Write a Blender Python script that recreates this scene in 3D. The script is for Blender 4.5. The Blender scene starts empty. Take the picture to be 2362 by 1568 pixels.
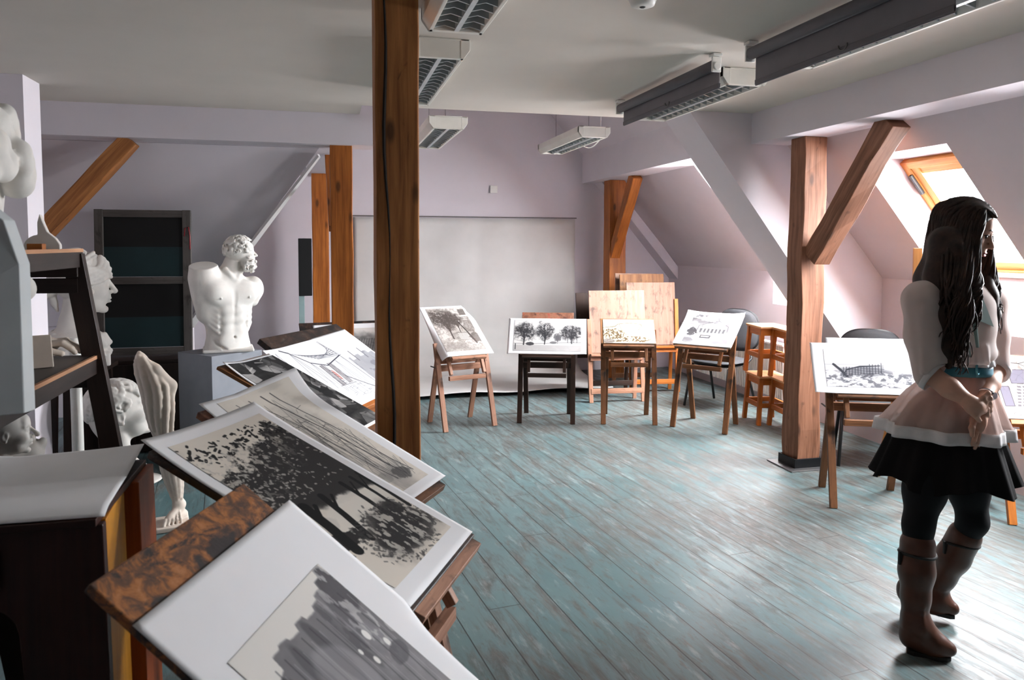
import bpy, math, random
import numpy as np
from mathutils import Vector, Matrix, Euler, noise as mnoise
from math import sin, cos, pi, radians as R_

SC = bpy.context.scene
COL = SC.collection
random.seed(11)
RNG = np.random.default_rng(7)

# ------------------------------------------------------------------ materials
def lin(c):
    return tuple((x/12.92 if x <= .04045 else ((x+.055)/1.055)**2.4) for x in c)

def rgb(r, g, b):
    return lin((r/255., g/255., b/255.)) + (1.,)

class NT:
    """small helper around a material node tree"""
    def __init__(s, name):
        s.m = bpy.data.materials.new(name); s.m.use_nodes = True
        s.t = s.m.node_tree; s.n = s.t.nodes; s.l = s.t.links
        s.b = s.n['Principled BSDF']; s.out = s.n['Material Output']
    def node(s, typ, **kw):
        nd = s.n.new(typ)
        for k, v in kw.items():
            if k.startswith('i_'): nd.inputs[k[2:].replace('_', ' ')].default_value = v
            else: setattr(nd, k, v)
        return nd
    def link(s, a, b): s.l.new(a, b)
    def coord(s, kind='Object'):
        return s.node('ShaderNodeTexCoord').outputs[kind]
    def mapping(s, vec, scale=(1,1,1), rot=(0,0,0), loc=(0,0,0)):
        m = s.node('ShaderNodeMapping'); m.inputs['Scale'].default_value = scale
        m.inputs['Rotation'].default_value = rot; m.inputs['Location'].default_value = loc
        s.link(vec, m.inputs['Vector']); return m.outputs['Vector']
    def noise(s, vec, scale=5., detail=4., rough=.55, dist=0.):
        n = s.node('ShaderNodeTexNoise'); n.inputs['Scale'].default_value = scale
        n.inputs['Detail'].default_value = detail; n.inputs['Roughness'].default_value = rough
        n.inputs['Distortion'].default_value = dist
        s.link(vec, n.inputs['Vector']); return n.outputs['Fac']
    def ramp(s, fac, stops):
        r = s.node('ShaderNodeValToRGB'); e = r.color_ramp.elements
        e[0].position, e[0].color = stops[0]; e[1].position, e[1].color = stops[-1]
        for p, c in stops[1:-1]:
            x = e.new(p); x.color = c
        s.link(fac, r.inputs['Fac']); return r.outputs['Color']
    def mix(s, fac, a, b, mode='MIX'):
        m = s.node('ShaderNodeMix', data_type='RGBA', blend_type=mode)
        for sock, v in ((m.inputs[0], fac), (m.inputs[6], a), (m.inputs[7], b)):
            if isinstance(v, (int, float)): sock.default_value = v
            elif isinstance(v, tuple): sock.default_value = v
            else: s.link(v, sock)
        return m.outputs[2]
    def math(s, op, a, b=None, c=None):
        m = s.node('ShaderNodeMath', operation=op)
        for i, v in enumerate((a, b, c)):
            if v is None: continue
            if isinstance(v, (int, float)): m.inputs[i].default_value = v
            else: s.link(v, m.inputs[i])
        return m.outputs[0]
    def base(s, col): s.link(col, s.b.inputs['Base Color'])
    def bump(s, h, strength=.2, dist=.01):
        b = s.node('ShaderNodeBump'); b.inputs['Strength'].default_value = strength
        b.inputs['Distance'].default_value = dist
        s.link(h, b.inputs['Height']); s.link(b.outputs['Normal'], s.b.inputs['Normal'])

def plain(name, c, rough=.6, var=.06, scale=9., metallic=0., bump=0., spec=.5):
    t = NT(name)
    k = t.noise(t.coord(), scale, 5.)
    d = tuple(x*(1-var*2) for x in c[:3]) + (1,); e = tuple(min(1, x*(1+var)) for x in c[:3]) + (1,)
    t.base(t.ramp(k, [(.3, d), (.7, e)]))
    t.b.inputs['Roughness'].default_value = rough; t.b.inputs['Metallic'].default_value = metallic
    t.b.inputs['Specular IOR Level'].default_value = spec
    if bump: t.bump(k, bump)
    return t.m

def wood(name, c1, c2, dirt_and_tint=None, dirtlo=.55, rough=.6, knots=0., grain=1., bump=.15, spec=.35):
    """grain runs along U of the UV map (metres)"""
    t = NT(name)
    uv = t.coord('UV')
    n1 = t.noise(t.mapping(uv, (2.2*grain, 38*grain, 1)), 1., 5., .6, .6)
    n2 = t.noise(t.mapping(uv, (.9, 7, 1), loc=(3, 1, 0)), 1., 3., .5, 1.2)
    c = t.ramp(t.math('ADD', t.math('MULTIPLY', n1, .6), t.math('MULTIPLY', n2, .4)), [(.36, c2), (.62, c1)])
    if knots:
        v = t.node('ShaderNodeTexVoronoi', feature='F1'); v.inputs['Scale'].default_value = 1.
        t.link(t.mapping(uv, (3.2, 8, 1)), v.inputs['Vector'])
        kf = t.ramp(v.outputs['Distance'], [(.09, (1,1,1,1)), (.19, (0,0,0,1))])
        c = t.mix(t.math('MULTIPLY', kf, knots), c, tuple(x*.22 for x in c2[:3]) + (1,))
    if dirt_and_tint:
        n3 = t.noise(t.mapping(uv, (7, 14, 1), loc=(7, 2, 0)), 1., 6., .65, .4)
        c = t.mix(t.ramp(n3, [(dirtlo, (0,0,0,1)), (dirtlo+.14, (1,1,1,1))]), c, dirt_and_tint)
    t.base(c); t.b.inputs['Roughness'].default_value = rough
    t.b.inputs['Specular IOR Level'].default_value = spec
    t.bump(n1, bump, .004)
    return t.m

# ------------------------------------------------------------------ mesh builder
class MB:
    def __init__(s): s.v = []; s.f = []; s.uv = []; s.o = 0.
    def _add(s, vs, fs, uvs):
        b = len(s.v); s.v += [tuple(p) for p in vs]
        for f, u in zip(fs, uvs):
            s.f.append(tuple(b+i for i in f)); s.uv.append(u)
    def bar(s, a, b, w, d, side=None, segs=1, jit=0., w2=None, d2=None, chop=0.):
        """rectangular bar from a to b; w across 'side', d across the other axis"""
        a = Vector(a); b = Vector(b); L = (b-a).length; t = (b-a)/L
        sd = Vector(side) if side is not None else (Vector((0,1,0)) if abs(t.z) > .9 else Vector((0,0,1)).cross(t))
        sd = (sd - sd.dot(t)*t).normalized(); n = t.cross(sd)
        w2 = w if w2 is None else w2; d2 = d if d2 is None else d2
        vs = []; seed = random.uniform(0, 99)
        for i in range(segs+1):
            k = i/segs; c = a.lerp(b, k); ww = w+(w2-w)*k; dd = d+(d2-d)*k
            for q, (p, r) in enumerate(((-1,-1),(1,-1),(1,1),(-1,1))):
                j1 = jit*(mnoise.noise(Vector((seed+q*7, k*L*3.1, 0)))) if jit else 0
                j2 = jit*(mnoise.noise(Vector((seed+q*5, 9, k*L*3.1)))) if jit else 0
                vs.append(c + sd*(p*ww/2+j1) + n*(r*dd/2+j2))
        fs = []; us = []; s.o += .37
        cum = [0, w, w+d, 2*w+d, 2*w+2*d]
        for i in range(segs):
            for q in range(4):
                q2 = (q+1) % 4
                fs.append((i*4+q, i*4+q2, i*4+4+q2, i*4+4+q))
                u0, u1 = s.o*3+i/segs*L, s.o*3+(i+1)/segs*L
                us.append(((u0, s.o+cum[q]), (u0, s.o+cum[q+1]), (u1, s.o+cum[q+1]), (u1, s.o+cum[q])))
        m = segs*4
        fs += [(3,2,1,0), (m, m+1, m+2, m+3)]
        e = ((s.o, 0), (s.o+.02, 0), (s.o+.02, w), (s.o, w)); us += [e, e]
        s._add(vs, fs, us); return s
    def box(s, c, size, rz=0., tilt=0.):
        """axis box, grain along its longest side"""
        c = Vector(c); h = [x/2 for x in size]; ax = max(range(3), key=lambda i: size[i])
        M = Matrix.Rotation(rz, 3, 'Z') @ Matrix.Rotation(tilt, 3, 'X')
        e = Vector((0,0,0)); e[ax] = h[ax]; o = [i for i in range(3) if i != ax]
        sv = Vector((0,0,0)); sv[o[0]] = 1
        t = e.normalized(); n = t.cross(sv)
        k = 1 if abs(n[o[1]]) > .5 else 0
        return s.bar(c - M @ e, c + M @ e, size[o[0]], size[o[1]], M @ sv)
    def poly(s, pts, extr):
        """prism: polygon pts (3D, planar) extruded by vector extr"""
        n = len(pts); e = Vector(extr); P = [Vector(p) for p in pts]; Q = [p+e for p in P]
        fs = [tuple(range(n))[::-1], tuple(range(n, 2*n))] + [(i, (i+1) % n, n+(i+1) % n, n+i) for i in range(n)]
        a = (P[1]-P[0]).normalized(); nn = (P[1]-P[0]).cross(P[2]-P[0]).normalized(); b = nn.cross(a)
        uvp = [((p-P[0]).dot(a), (p-P[0]).dot(b)) for p in P]
        us = [tuple(uvp[::-1]), tuple(uvp)]
        for i in range(n):
            L = (P[(i+1) % n]-P[i]).length; d = e.length
            us.append(((0,0),(L,0),(L,d),(0,d)))
        # orient
        if nn.dot(e) < 0: fs = [tuple(reversed(f)) for f in fs]; us = [tuple(reversed(u)) for u in us]
        s._add(P+Q, fs, us); return s
    def tube(s, pts, r, n=8, cap=True):
        P = [Vector(p) for p in pts]; m = len(P)
        rr = r if hasattr(r, '__len__') else [r]*m
        vs = []; up = None
        for i, p in enumerate(P):
            t = (P[min(i+1, m-1)]-P[max(i-1, 0)]).normalized()
            if up is None:
                up = Vector((0,0,1)) if abs(t.z) < .9 else Vector((1,0,0))
            x = up.cross(t); x = x.normalized() if x.length > 1e-6 else Vector((1,0,0)); y = t.cross(x); up = y
            for k in range(n):
                a = 2*pi*k/n; vs.append(p + x*cos(a)*rr[i] + y*sin(a)*rr[i])
        fs = []; us = []
        for i in range(m-1):
            for k in range(n):
                k2 = (k+1) % n; fs.append((i*n+k, i*n+k2, i*n+n+k2, i*n+n+k))
                us.append(((i*.05, k/n*.1),(i*.05,(k+1)/n*.1),((i+1)*.05,(k+1)/n*.1),((i+1)*.05,k/n*.1)))
        if cap:
            fs += [tuple(range(n))[::-1], tuple(range((m-1)*n, m*n))]; us += [tuple((0,0) for _ in range(n))]*2
        s._add(vs, fs, us); return s
    def lathe(s, prof, c=(0,0,0), n=32):
        """prof: (radius, z) list, revolved about z through c"""
        c = Vector(c); m = len(prof); vs = []
        for r, z in prof:
            for k in range(n):
                a = 2*pi*k/n; vs.append(c + Vector((r*cos(a), r*sin(a), z)))
        fs = []; us = []
        for i in range(m-1):
            for k in range(n):
                k2 = (k+1) % n; fs.append((i*n+k, i*n+k2, i*n+n+k2, i*n+n+k))
                us.append(((i*.05, k*.03),(i*.05,k*.03+.03),(i*.05+.05,k*.03+.03),(i*.05+.05,k*.03)))
        fs += [tuple(range(n))[::-1], tuple(range((m-1)*n, m*n))]; us += [tuple((0,0) for _ in range(n))]*2
        s._add(vs, fs, us); return s
    def grid(s, fn, nu, nv, thick=0.):
        """fn(u,v)->point; nu x nv cells; optional thickness along -normal approx z of fn frame given by fn(u,v,off)"""
        vs = [fn(i/nu, j/nv) for j in range(nv+1) for i in range(nu+1)]
        fs = []; us = []
        for j in range(nv):
            for i in range(nu):
                a = j*(nu+1)+i
                fs.append((a, a+1, a+nu+2, a+nu+1))
                us.append(((i/nu,j/nv),((i+1)/nu,j/nv),((i+1)/nu,(j+1)/nv),(i/nu,(j+1)/nv)))
        s._add(vs, fs, us); return s
    def build(s, name, mat, parent=None, smooth=False, bevel=0., loc=None):
        me = bpy.data.meshes.new(name)
        me.from_pydata(s.v, [], s.f)
        ul = me.uv_layers.new(name='UVMap')
        flat = [c for u in s.uv for p in u for c in p]
        ul.data.foreach_set('uv', flat)
        me.materials.append(mat)
        if smooth: me.polygons.foreach_set('use_smooth', [True]*len(me.polygons))
        me.update()
        o = bpy.data.objects.new(name, me); COL.objects.link(o)
        if parent is not None: o.parent = parent
        if loc is not None: o.location = loc
        if bevel:
            b = o.modifiers.new('bevel', 'BEVEL'); b.width = bevel; b.segments = 2; b.limit_method = 'ANGLE'
        return o

def tag(o, label=None, cat=None, group=None, kind=None):
    if label: o['label'] = label
    if cat: o['category'] = cat
    if group: o['group'] = group
    if kind: o['kind'] = kind
    return o

def thing(name, label, cat, loc=(0,0,0), rz=0., group=None, rot=None):
    o = bpy.data.objects.new(name, None); COL.objects.link(o)
    o.empty_display_size = .1
    o.location = loc; o.rotation_euler = rot if rot is not None else (0, 0, rz)
    return tag(o, label, cat, group)

def struct(mb, name, mat, **kw):
    o = mb.build(name, mat, **kw); o['kind'] = 'structure'; return o

def dup(root, loc, rz, label):
    r = root.copy(); COL.objects.link(r); r.location = loc; r.rotation_euler = (0, 0, rz); r['label'] = label
    for ch in list(root.children):
        c = ch.copy(); COL.objects.link(c); c.parent = r
        for g in list(ch.children):
            d = g.copy(); COL.objects.link(d); d.parent = c
    return r

# ------------------------------------------------------------------ signed distance sculpting
class SDF:
    def __init__(s, lo, hi, res):
        s.lo = np.array(lo, float); s.h = res
        s.n = np.ceil((np.array(hi, float)-s.lo)/res).astype(int)+1
        s.ax = [s.lo[i]+res*np.arange(s.n[i]) for i in range(3)]
        s.D = np.full(tuple(s.n), 9., np.float32)
    def _apply(s, lo, hi, fn, k, op):
        m = k+3*s.h
        i0 = np.clip(np.floor((np.array(lo)-m-s.lo)/s.h).astype(int), 0, s.n); i1 = np.clip(np.ceil((np.array(hi)+m-s.lo)/s.h).astype(int)+1, 0, s.n)
        if np.any(i1-i0 < 1): return s
        X, Y, Z = np.meshgrid(s.ax[0][i0[0]:i1[0]], s.ax[1][i0[1]:i1[1]], s.ax[2][i0[2]:i1[2]], indexing='ij', sparse=True)
        d = fn(X, Y, Z).astype(np.float32)
        sl = (slice(i0[0], i1[0]), slice(i0[1], i1[1]), slice(i0[2], i1[2])); E = s.D[sl]
        if op == 'u':
            if k > 0:
                h = np.clip(.5+.5*(E-d)/k, 0, 1); s.D[sl] = E*(1-h)+d*h-k*h*(1-h)
            else: s.D[sl] = np.minimum(E, d)
        elif op == 's':
            d = -d
            if k > 0:
                h = np.clip(.5-.5*(E-d)/k, 0, 1); s.D[sl] = E*(1-h)+d*h+k*h*(1-h)
            else: s.D[sl] = np.maximum(E, d)
        return s
    def ell(s, c, r, rot=None, k=.01, op='u'):
        c = np.array(c, float); r = np.array(r, float) if hasattr(r, '__len__') else np.array([r]*3, float)
        M = np.array(Euler(rot).to_matrix()).T if rot is not None else np.eye(3)
        R = float(r.max()) if rot is not None else r
        def fn(X, Y, Z):
            x, y, z = X-c[0], Y-c[1], Z-c[2]
            a = (M[0,0]*x+M[0,1]*y+M[0,2]*z)/r[0]; b = (M[1,0]*x+M[1,1]*y+M[1,2]*z)/r[1]; e = (M[2,0]*x+M[2,1]*y+M[2,2]*z)/r[2]
            k0 = np.sqrt(a*a+b*b+e*e); k1 = np.sqrt((a/r[0])**2+(b/r[1])**2+(e/r[2])**2)+1e-9
            return k0*(k0-1)/k1
        return s._apply(c-R, c+R, fn, k, op)
    def rc(s, a, b, ra, rb=None, k=.01, op='u', flat=None):
        a = np.array(a, float); b = np.array(b, float); rb = ra if rb is None else rb; ab = b-a; L2 = ab@ab+1e-12
        def fn(X, Y, Z):
            x, y, z = X-a[0], Y-a[1], Z-a[2]
            t = np.clip((x*ab[0]+y*ab[1]+z*ab[2])/L2, 0, 1)
            return np.sqrt((x-t*ab[0])**2+(y-t*ab[1])**2+(z-t*ab[2])**2)-(ra+(rb-ra)*t)
        R = max(ra, rb)
        return s._apply(np.minimum(a, b)-R, np.maximum(a, b)+R, fn, k, op)
    def path(s, pts, rs, k=.01, op='u'):
        rs = rs if hasattr(rs, '__len__') else [rs]*len(pts)
        for i in range(len(pts)-1): s.rc(pts[i], pts[i+1], rs[i], rs[i+1], k, op)
        return s
    def box(s, c, hs, rot=None, rnd=.0, k=.0, op='u'):
        c = np.array(c, float); hs = np.array(hs, float)
        M = np.array(Euler(rot).to_matrix()).T if rot is not None else np.eye(3)
        R = np.linalg.norm(hs) if rot is not None else hs
        def fn(X, Y, Z):
            x, y, z = X-c[0], Y-c[1], Z-c[2]
            q = [np.abs(M[i,0]*x+M[i,1]*y+M[i,2]*z)-hs[i]+rnd for i in range(3)]
            o = np.sqrt(sum(np.maximum(a, 0)**2 for a in q)); ins = np.minimum(np.maximum(np.maximum(q[0], q[1]), q[2]), 0)
            return o+ins-rnd
        return s._apply(c-R, c+R, fn, k, op)
    def mesh(s):
        D = s.D; ins = D < 0; n = s.n
        c = np.zeros(tuple(n-1), np.uint8)
        offs = [(i, j, k) for i in (0, 1) for j in (0, 1) for k in (0, 1)]
        for i, j, k in offs: c += ins[i:n[0]-1+i, j:n[1]-1+j, k:n[2]-1+k]
        idx = np.argwhere((c > 0) & (c < 8))
        val = {o: D[idx[:,0]+o[0], idx[:,1]+o[1], idx[:,2]+o[2]] for o in offs}
        P = np.zeros((len(idx), 3)); cnt = np.zeros(len(idx))
        for a in range(3):
            for o in offs:
                if o[a]: continue
                q = list(o); q[a] = 1; q = tuple(q)
                va, vb = val[o], val[q]; m = (va < 0) != (vb < 0)
                t = np.where(m, va/(va-vb+1e-12), 0)
                e = np.tile(np.array(o, float), (len(idx), 1)); e[:, a] += t
                P[m] += e[m]; cnt[m] += 1
        P = s.lo + s.h*(idx + P/np.maximum(cnt, 1)[:, None])
        vid = np.full(tuple(n-1), -1, np.int64); vid[idx[:,0], idx[:,1], idx[:,2]] = np.arange(len(idx))
        F = []
        for a in range(3):
            b, d = (a+1) % 3, (a+2) % 3
            s0 = [slice(None)]*3; s1 = [slice(None)]*3
            s0[a] = slice(0, n[a]-1); s1[a] = slice(1, n[a])
            A = ins[tuple(s0)]; B = ins[tuple(s1)]
            e = np.argwhere(A != B); fl = A[e[:,0], e[:,1], e[:,2]]
            ok = (e[:, b] > 0) & (e[:, d] > 0) & (e[:, b] < n[b]-1) & (e[:, d] < n[d]-1); e = e[ok]; fl = fl[ok]
            q = []
            for db, dd in ((-1,-1),(0,-1),(0,0),(-1,0)):
                g = e.copy(); g[:, b] += db; g[:, d] += dd; q.append(vid[g[:,0], g[:,1], g[:,2]])
            q = np.stack(q, 1); q[~fl] = q[~fl][:, ::-1]; F.append(q)
        F = np.concatenate(F); F = F[(F >= 0).all(1)]
        return P, F

def smooth_mesh(P, F, it=1, lam=.5):
    for _ in range(it):
        S = np.zeros_like(P); C = np.zeros(len(P))
        for a, b in ((0,1),(1,2),(2,3),(3,0)):
            np.add.at(S, F[:, a], P[F[:, b]]); np.add.at(C, F[:, a], 1)
            np.add.at(S, F[:, b], P[F[:, a]]); np.add.at(C, F[:, b], 1)
        P = P + lam*(S/np.maximum(C, 1)[:, None]-P)
    return P

def quads(name, P, F, mat, parent=None, smooth=True):
    me = bpy.data.meshes.new(name)
    me.vertices.add(len(P)); me.vertices.foreach_set('co', P.astype(np.float32).ravel())
    me.loops.add(F.size); me.loops.foreach_set('vertex_index', F.astype(np.int32).ravel())
    me.polygons.add(len(F)); me.polygons.foreach_set('loop_start', np.arange(0, F.size, 4, dtype=np.int32))
    me.polygons.foreach_set('loop_total', np.full(len(F), 4, np.int32))
    me.update(calc_edges=True); me.validate()
    if smooth: me.polygons.foreach_set('use_smooth', np.ones(len(me.polygons), bool))
    me.materials.append(mat)
    o = bpy.data.objects.new(name, me); COL.objects.link(o)
    if parent is not None: o.parent = parent
    return o

def sculpt(name, sdf, mat, parent=None, it=1):
    P, F = sdf.mesh(); P = smooth_mesh(P, F, it)
    return quads(name, P, F, mat, parent)
SKY = 42.; EXPO = 1.35
# ------------------------------------------------------------------ camera
F_PX, W_PX, H_PX = 1734., 2362., 1568.
cam_d = bpy.data.cameras.new('camera'); cam = bpy.data.objects.new('camera', cam_d); COL.objects.link(cam)
cam_d.sensor_width = 36.; cam_d.lens = F_PX/W_PX*36.; cam_d.shift_y = -113./W_PX
# axes of the view: right, up, forward (from the vanishing points of the room)
ax_r = Vector((.9709, -.2394, .0030)); fw = Vector((.2393, .9689, -.0627)).normalized()
ax_r = Vector((.9710, -.2390, .0030)); ax_r = (ax_r - ax_r.dot(fw)*fw).normalized(); ax_u = ax_r.cross(fw)
Mc = Matrix((ax_r, ax_u, -fw)).transposed()
cam.matrix_world = Matrix.Translation((0, 0, 1.55)) @ Mc.to_4x4()
cam_d.clip_start = .05
cam_d.dof.use_dof = True; cam_d.dof.focus_distance = 5.6; cam_d.dof.aperture_fstop = 7.5
SC.camera = cam

# ------------------------------------------------------------------ setting materials
def wall_mat(name, c, rough=.85):
    t = NT(name); o = t.coord()
    k = t.noise(o, 1.6, 6., .6); g = t.noise(o, 60., 3., .6)
    t.base(t.ramp(k, [(.3, tuple(x*.93 for x in c[:3])+(1,)), (.7, c)]))
    t.b.inputs['Roughness'].default_value = rough; t.b.inputs['Specular IOR Level'].default_value = .2
    t.bump(g, .06, .004); return t.m

M_wall = wall_mat('lilac_plaster', rgb(216, 210, 216))
M_ceil = wall_mat('ceiling_paint', rgb(208, 201, 192))
M_slope = wall_mat('slope_paint', rgb(208, 199, 204))
M_reveal = wall_mat('reveal_white', rgb(236, 234, 232))

def floor_mat():
    t = NT('painted_boards'); o = t.coord()
    p = t.mapping(o, rot=(0, 0, R_(-7)))          # boards run slightly askew of the room
    sx = t.node('ShaderNodeSeparateXYZ'); t.link(p, sx.inputs[0])
    x, y = sx.outputs[0], sx.outputs[1]
    W = .145
    xb = t.math('DIVIDE', x, W); idx = t.math('FLOOR', xb); fr = t.math('FRACT', xb)
    wn = t.node('ShaderNodeTexWhiteNoise', noise_dimensions='1D'); t.link(idx, wn.inputs['W']); rnd = wn.outputs['Value']
    gap = t.math('LESS_THAN', t.math('MINIMUM', fr, t.math('SUBTRACT', 1., fr)), .018)
    ye = t.math('FRACT', t.math('ADD', t.math('DIVIDE', y, 3.1), t.math('MULTIPLY', rnd, 7.)))
    gap = t.math('MAXIMUM', gap, t.math('LESS_THAN', ye, .0016))
    # worn paint: streaks along the boards and broad scuffs
    cb = t.node('ShaderNodeCombineXYZ'); t.link(t.math('ADD', t.math('MULTIPLY', x, 16.), t.math('MULTIPLY', rnd, 40.)), cb.inputs[0]); t.link(t.math('MULTIPLY', y, 2.6), cb.inputs[1])
    streak = t.noise(cb.outputs[0], 1., 7., .68, .7)
    scuff = t.noise(p, 1.3, 5., .6, .3); fine = t.noise(t.mapping(p, (40, 9, 1)), 1., 5., .7)
    # traffic: more worn on the right, where people walk by the windows
    tr = t.node('ShaderNodeMapRange'); t.link(x, tr.inputs[0]); tr.inputs[1].default_value = .6; tr.inputs[2].default_value = 2.9
    tr.inputs[3].default_value = -.02; tr.inputs[4].default_value = .07; tr.clamp = True
    wear = t.math('ADD', t.math('ADD', t.math('MULTIPLY', streak, .62), t.math('MULTIPLY', scuff, .38)), tr.outputs[0])
    edge = t.math('MULTIPLY', t.math('LESS_THAN', t.math('MINIMUM', fr, t.math('SUBTRACT', 1., fr)), .10), .022)
    wear = t.math('ADD', wear, edge)
    paint = t.ramp(scuff, [(.3, rgb(74, 103, 106)), (.55, rgb(92, 119, 121)), (.75, rgb(110, 130, 133))])
    paint = t.mix(t.math('MULTIPLY', rnd, .3), paint, rgb(118, 137, 139))
    bare = t.ramp(fine, [(.3, rgb(60, 50, 46)), (.55, rgb(96, 85, 78)), (.75, rgb(128, 117, 110))])
    c = t.mix(t.math('MULTIPLY', t.ramp(wear, [(.49, (0,0,0,1)), (.63, (1,1,1,1))]), .75), paint, bare)
    chip = t.noise(t.mapping(p, (30, 8, 1), loc=(9, 4, 0)), 1., 7., .72)
    c = t.mix(t.math('MULTIPLY', t.ramp(t.math('ADD', chip, t.math('MULTIPLY', tr.outputs[0], .6)), [(.55, (0,0,0,1)), (.66, (1,1,1,1))]), .6), c, bare)
    pale = t.noise(t.mapping(p, (22, 4, 1), loc=(4, 9, 0)), 1., 6., .7)
    c = t.mix(t.math('MULTIPLY', t.ramp(pale, [(.56, (0,0,0,1)), (.68, (1,1,1,1))]), .42), c, rgb(164, 176, 177))
    c = t.mix(t.math('MULTIPLY', gap, .85), c, rgb(34, 36, 34))
    t.base(c)
    rg = t.node('ShaderNodeMapRange'); t.link(wear, rg.inputs[0]); rg.inputs[1].default_value = .48; rg.inputs[2].default_value = .62
    rg.inputs[3].default_value = .34; rg.inputs[4].default_value = .55
    t.link(rg.outputs[0], t.b.inputs['Roughness']); t.b.inputs['Specular IOR Level'].default_value = .5
    h = t.math('SUBTRACT', t.math('MULTIPLY', wear, -.5), gap); t.bump(h, .25, .006)
    return t.m
M_floor = floor_mat()

# ------------------------------------------------------------------ shell
struct(MB().box((1., 2.95, -.06), (7.4, 12.1, .12)), 'floor', M_floor)
mb = MB(); mb.box((.4, 1.0, 2.58), (6.0, 8.72, .16)); mb.box((-1.2, 5.54, 2.58), (2.9, .36, .16))
struct(mb, 'ceiling', M_ceil)
struct(MB().box((.8, 7.1, 3.45), (6.8, 3.7, .1)), 'ceiling_upper', M_ceil)
struct(MB().box((.8, 8.8, 2.2), (7.0, .2, 4.4)), 'wall_far', M_wall)
struct(MB().box((-2.7, 2.9, 1.8), (.2, 12.0, 3.6)), 'wall_left', M_wall)
struct(MB().box((.8, -3.1, 2.2), (7.4, .2, 4.6)), 'wall_back', M_wall)
struct(MB().box((.5, 5.41, 3.05), (5.6, .08, .82)), 'wall_sky_block', M_wall)  # unseen wall added to keep sky light from leaking in over the ceiling

def zr(x): return 1.983-(x-3.578)*1.147          # underside of the roof slope
OPEN = [(3.62, 4.37), (5.42, 6.42), (2.1, 2.85)]
mb = MB(); mr = MB()
def xz(pts, y0, y1): return [(x, y0, z) for x, z in pts], (0, y1-y0, 0)
XK = 4.18; ZS = .98; XT = 3.45
cuts = sorted(OPEN); y = -3.1
full = [(XK, 0), (XK, zr(XK)), (1.5, zr(1.5)), (1.5, zr(1.5)+.426), (4.6, zr(4.6)+.426), (4.6, 0)]
for a, b in cuts+[(8.8, None)]:
    XT = 3.16 if a > 5 else 3.45
    mb.poly(*xz(full, y, a))
    if b is None: break
    mb.poly(*xz([(XT, zr(XT)), (1.5, zr(1.5)), (1.5, zr(1.5)+.426), (XT+.37, zr(XT))], a, b))
    mb.poly(*xz([(XK, 0), (XK, ZS), (4.49, 1.363), (4.6, zr(4.6)+.426), (4.6, 0)], a, b))
    y = b
struct(mb, 'wall_right', M_slope)

# boxed beams, truss panels, column
struct(MB().box((3.20, .93, 2.39), (.36, 8.06, .22)), 'trim_1', M_wall)
struct(MB().box((3.20, 7.03, 2.47), (.36, 3.34, .38)), 'trim_2', M_wall)
mb = MB(); mb.poly([(2.52, 4.96, 2.5), (3.30, 4.96, 2.5), (4.2, 4.96, zr(4.2)), (4.2, 4.96, .345), (3.367, 4.96, 1.418)], (0, .4, 0))
struct(mb, 'trim_3', M_wall)
mb = MB(); mb.poly([(3.06, 8.45, 2.42), (3.25, 8.45, 2.42), (4.2, 8.45, zr(4.2)-.02), (4.2, 8.45, zr(4.2)-.17)], (0, .25, 0))
struct(mb, 'trim_4', M_wall)
struct(MB().box((-1.15, 5.86, 2.39), (3.0, .28, .23)), 'trim_5', M_wall)
struct(MB().box((-.03, 7.3, 2.39), (.30, 2.65, .22)), 'trim_6', M_wall)
struct(MB().box((-1.725, 5.0, 1.25), (.13, .26, 2.5)), 'trim_7', M_wall)
# the slope of the side wing falling away behind the left beam, cut by a valley
def zl(yy): return 2.25-(yy-6)*1.1
va = [(-.045, 6.02), (-.24, 6.27), (-.64, 6.56), (-1.06, 6.86), (-1.4, 7.1)]
va = [(-.045, zl(5.98), 5.98)] + [(x, zl(yy), yy) for x, yy in ((-.225, 6.19), (-.655, 6.67), (-.95, 7.03), (-1.2, 7.3))]
pts = [(x, yy, z) for x, z, yy in va] + [(-2.6, 7.3, zl(7.3)), (-2.6, 5.98, zl(5.98))]
mb = MB(); mb.poly(pts, (0, .06, .05)); struct(mb, 'trim_8', M_wall)
mb = MB(); mb.bar((-.045, 6.0, 2.22), (-1.22, 7.32, .79), .018, .03, (1, .6, 0), w2=.075); struct(mb, 'trim_9', M_reveal)
struct(MB().box((-1.9, 7.4, .4), (1.4, .1, .9)), 'wall_knee', M_wall)

# ------------------------------------------------------------------ skylights
M_pine = wood('pine_frame', rgb(214, 160, 98), rgb(172, 112, 56), rough=.45)
def glass_mat():
    t = NT('window_glass'); t.n.remove(t.b)
    tr = t.node('ShaderNodeBsdfTransparent'); gl = t.node('ShaderNodeBsdfGlossy'); gl.inputs['Roughness'].default_value = .02
    lw = t.node('ShaderNodeLayerWeight'); lw.inputs['Blend'].default_value = .5
    fac = t.math('ADD', t.math('MULTIPLY', t.math('POWER', lw.outputs['Facing'], 5.), .3), .02)
    mx = t.node('ShaderNodeMixShader'); t.link(fac, mx.inputs[0]); t.link(tr.outputs[0], mx.inputs[1]); t.link(gl.outputs[0], mx.inputs[2])
    t.link(mx.outputs[0], t.out.inputs['Surface']); return t.m
M_glass = glass_mat()
M_steel = plain('brushed_steel', rgb(150, 150, 150), .35, metallic=.9)
M_black = plain('black_metal', rgb(26, 26, 28), .5)
M_white = plain('white_enamel', rgb(228, 227, 222), .4)
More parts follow.
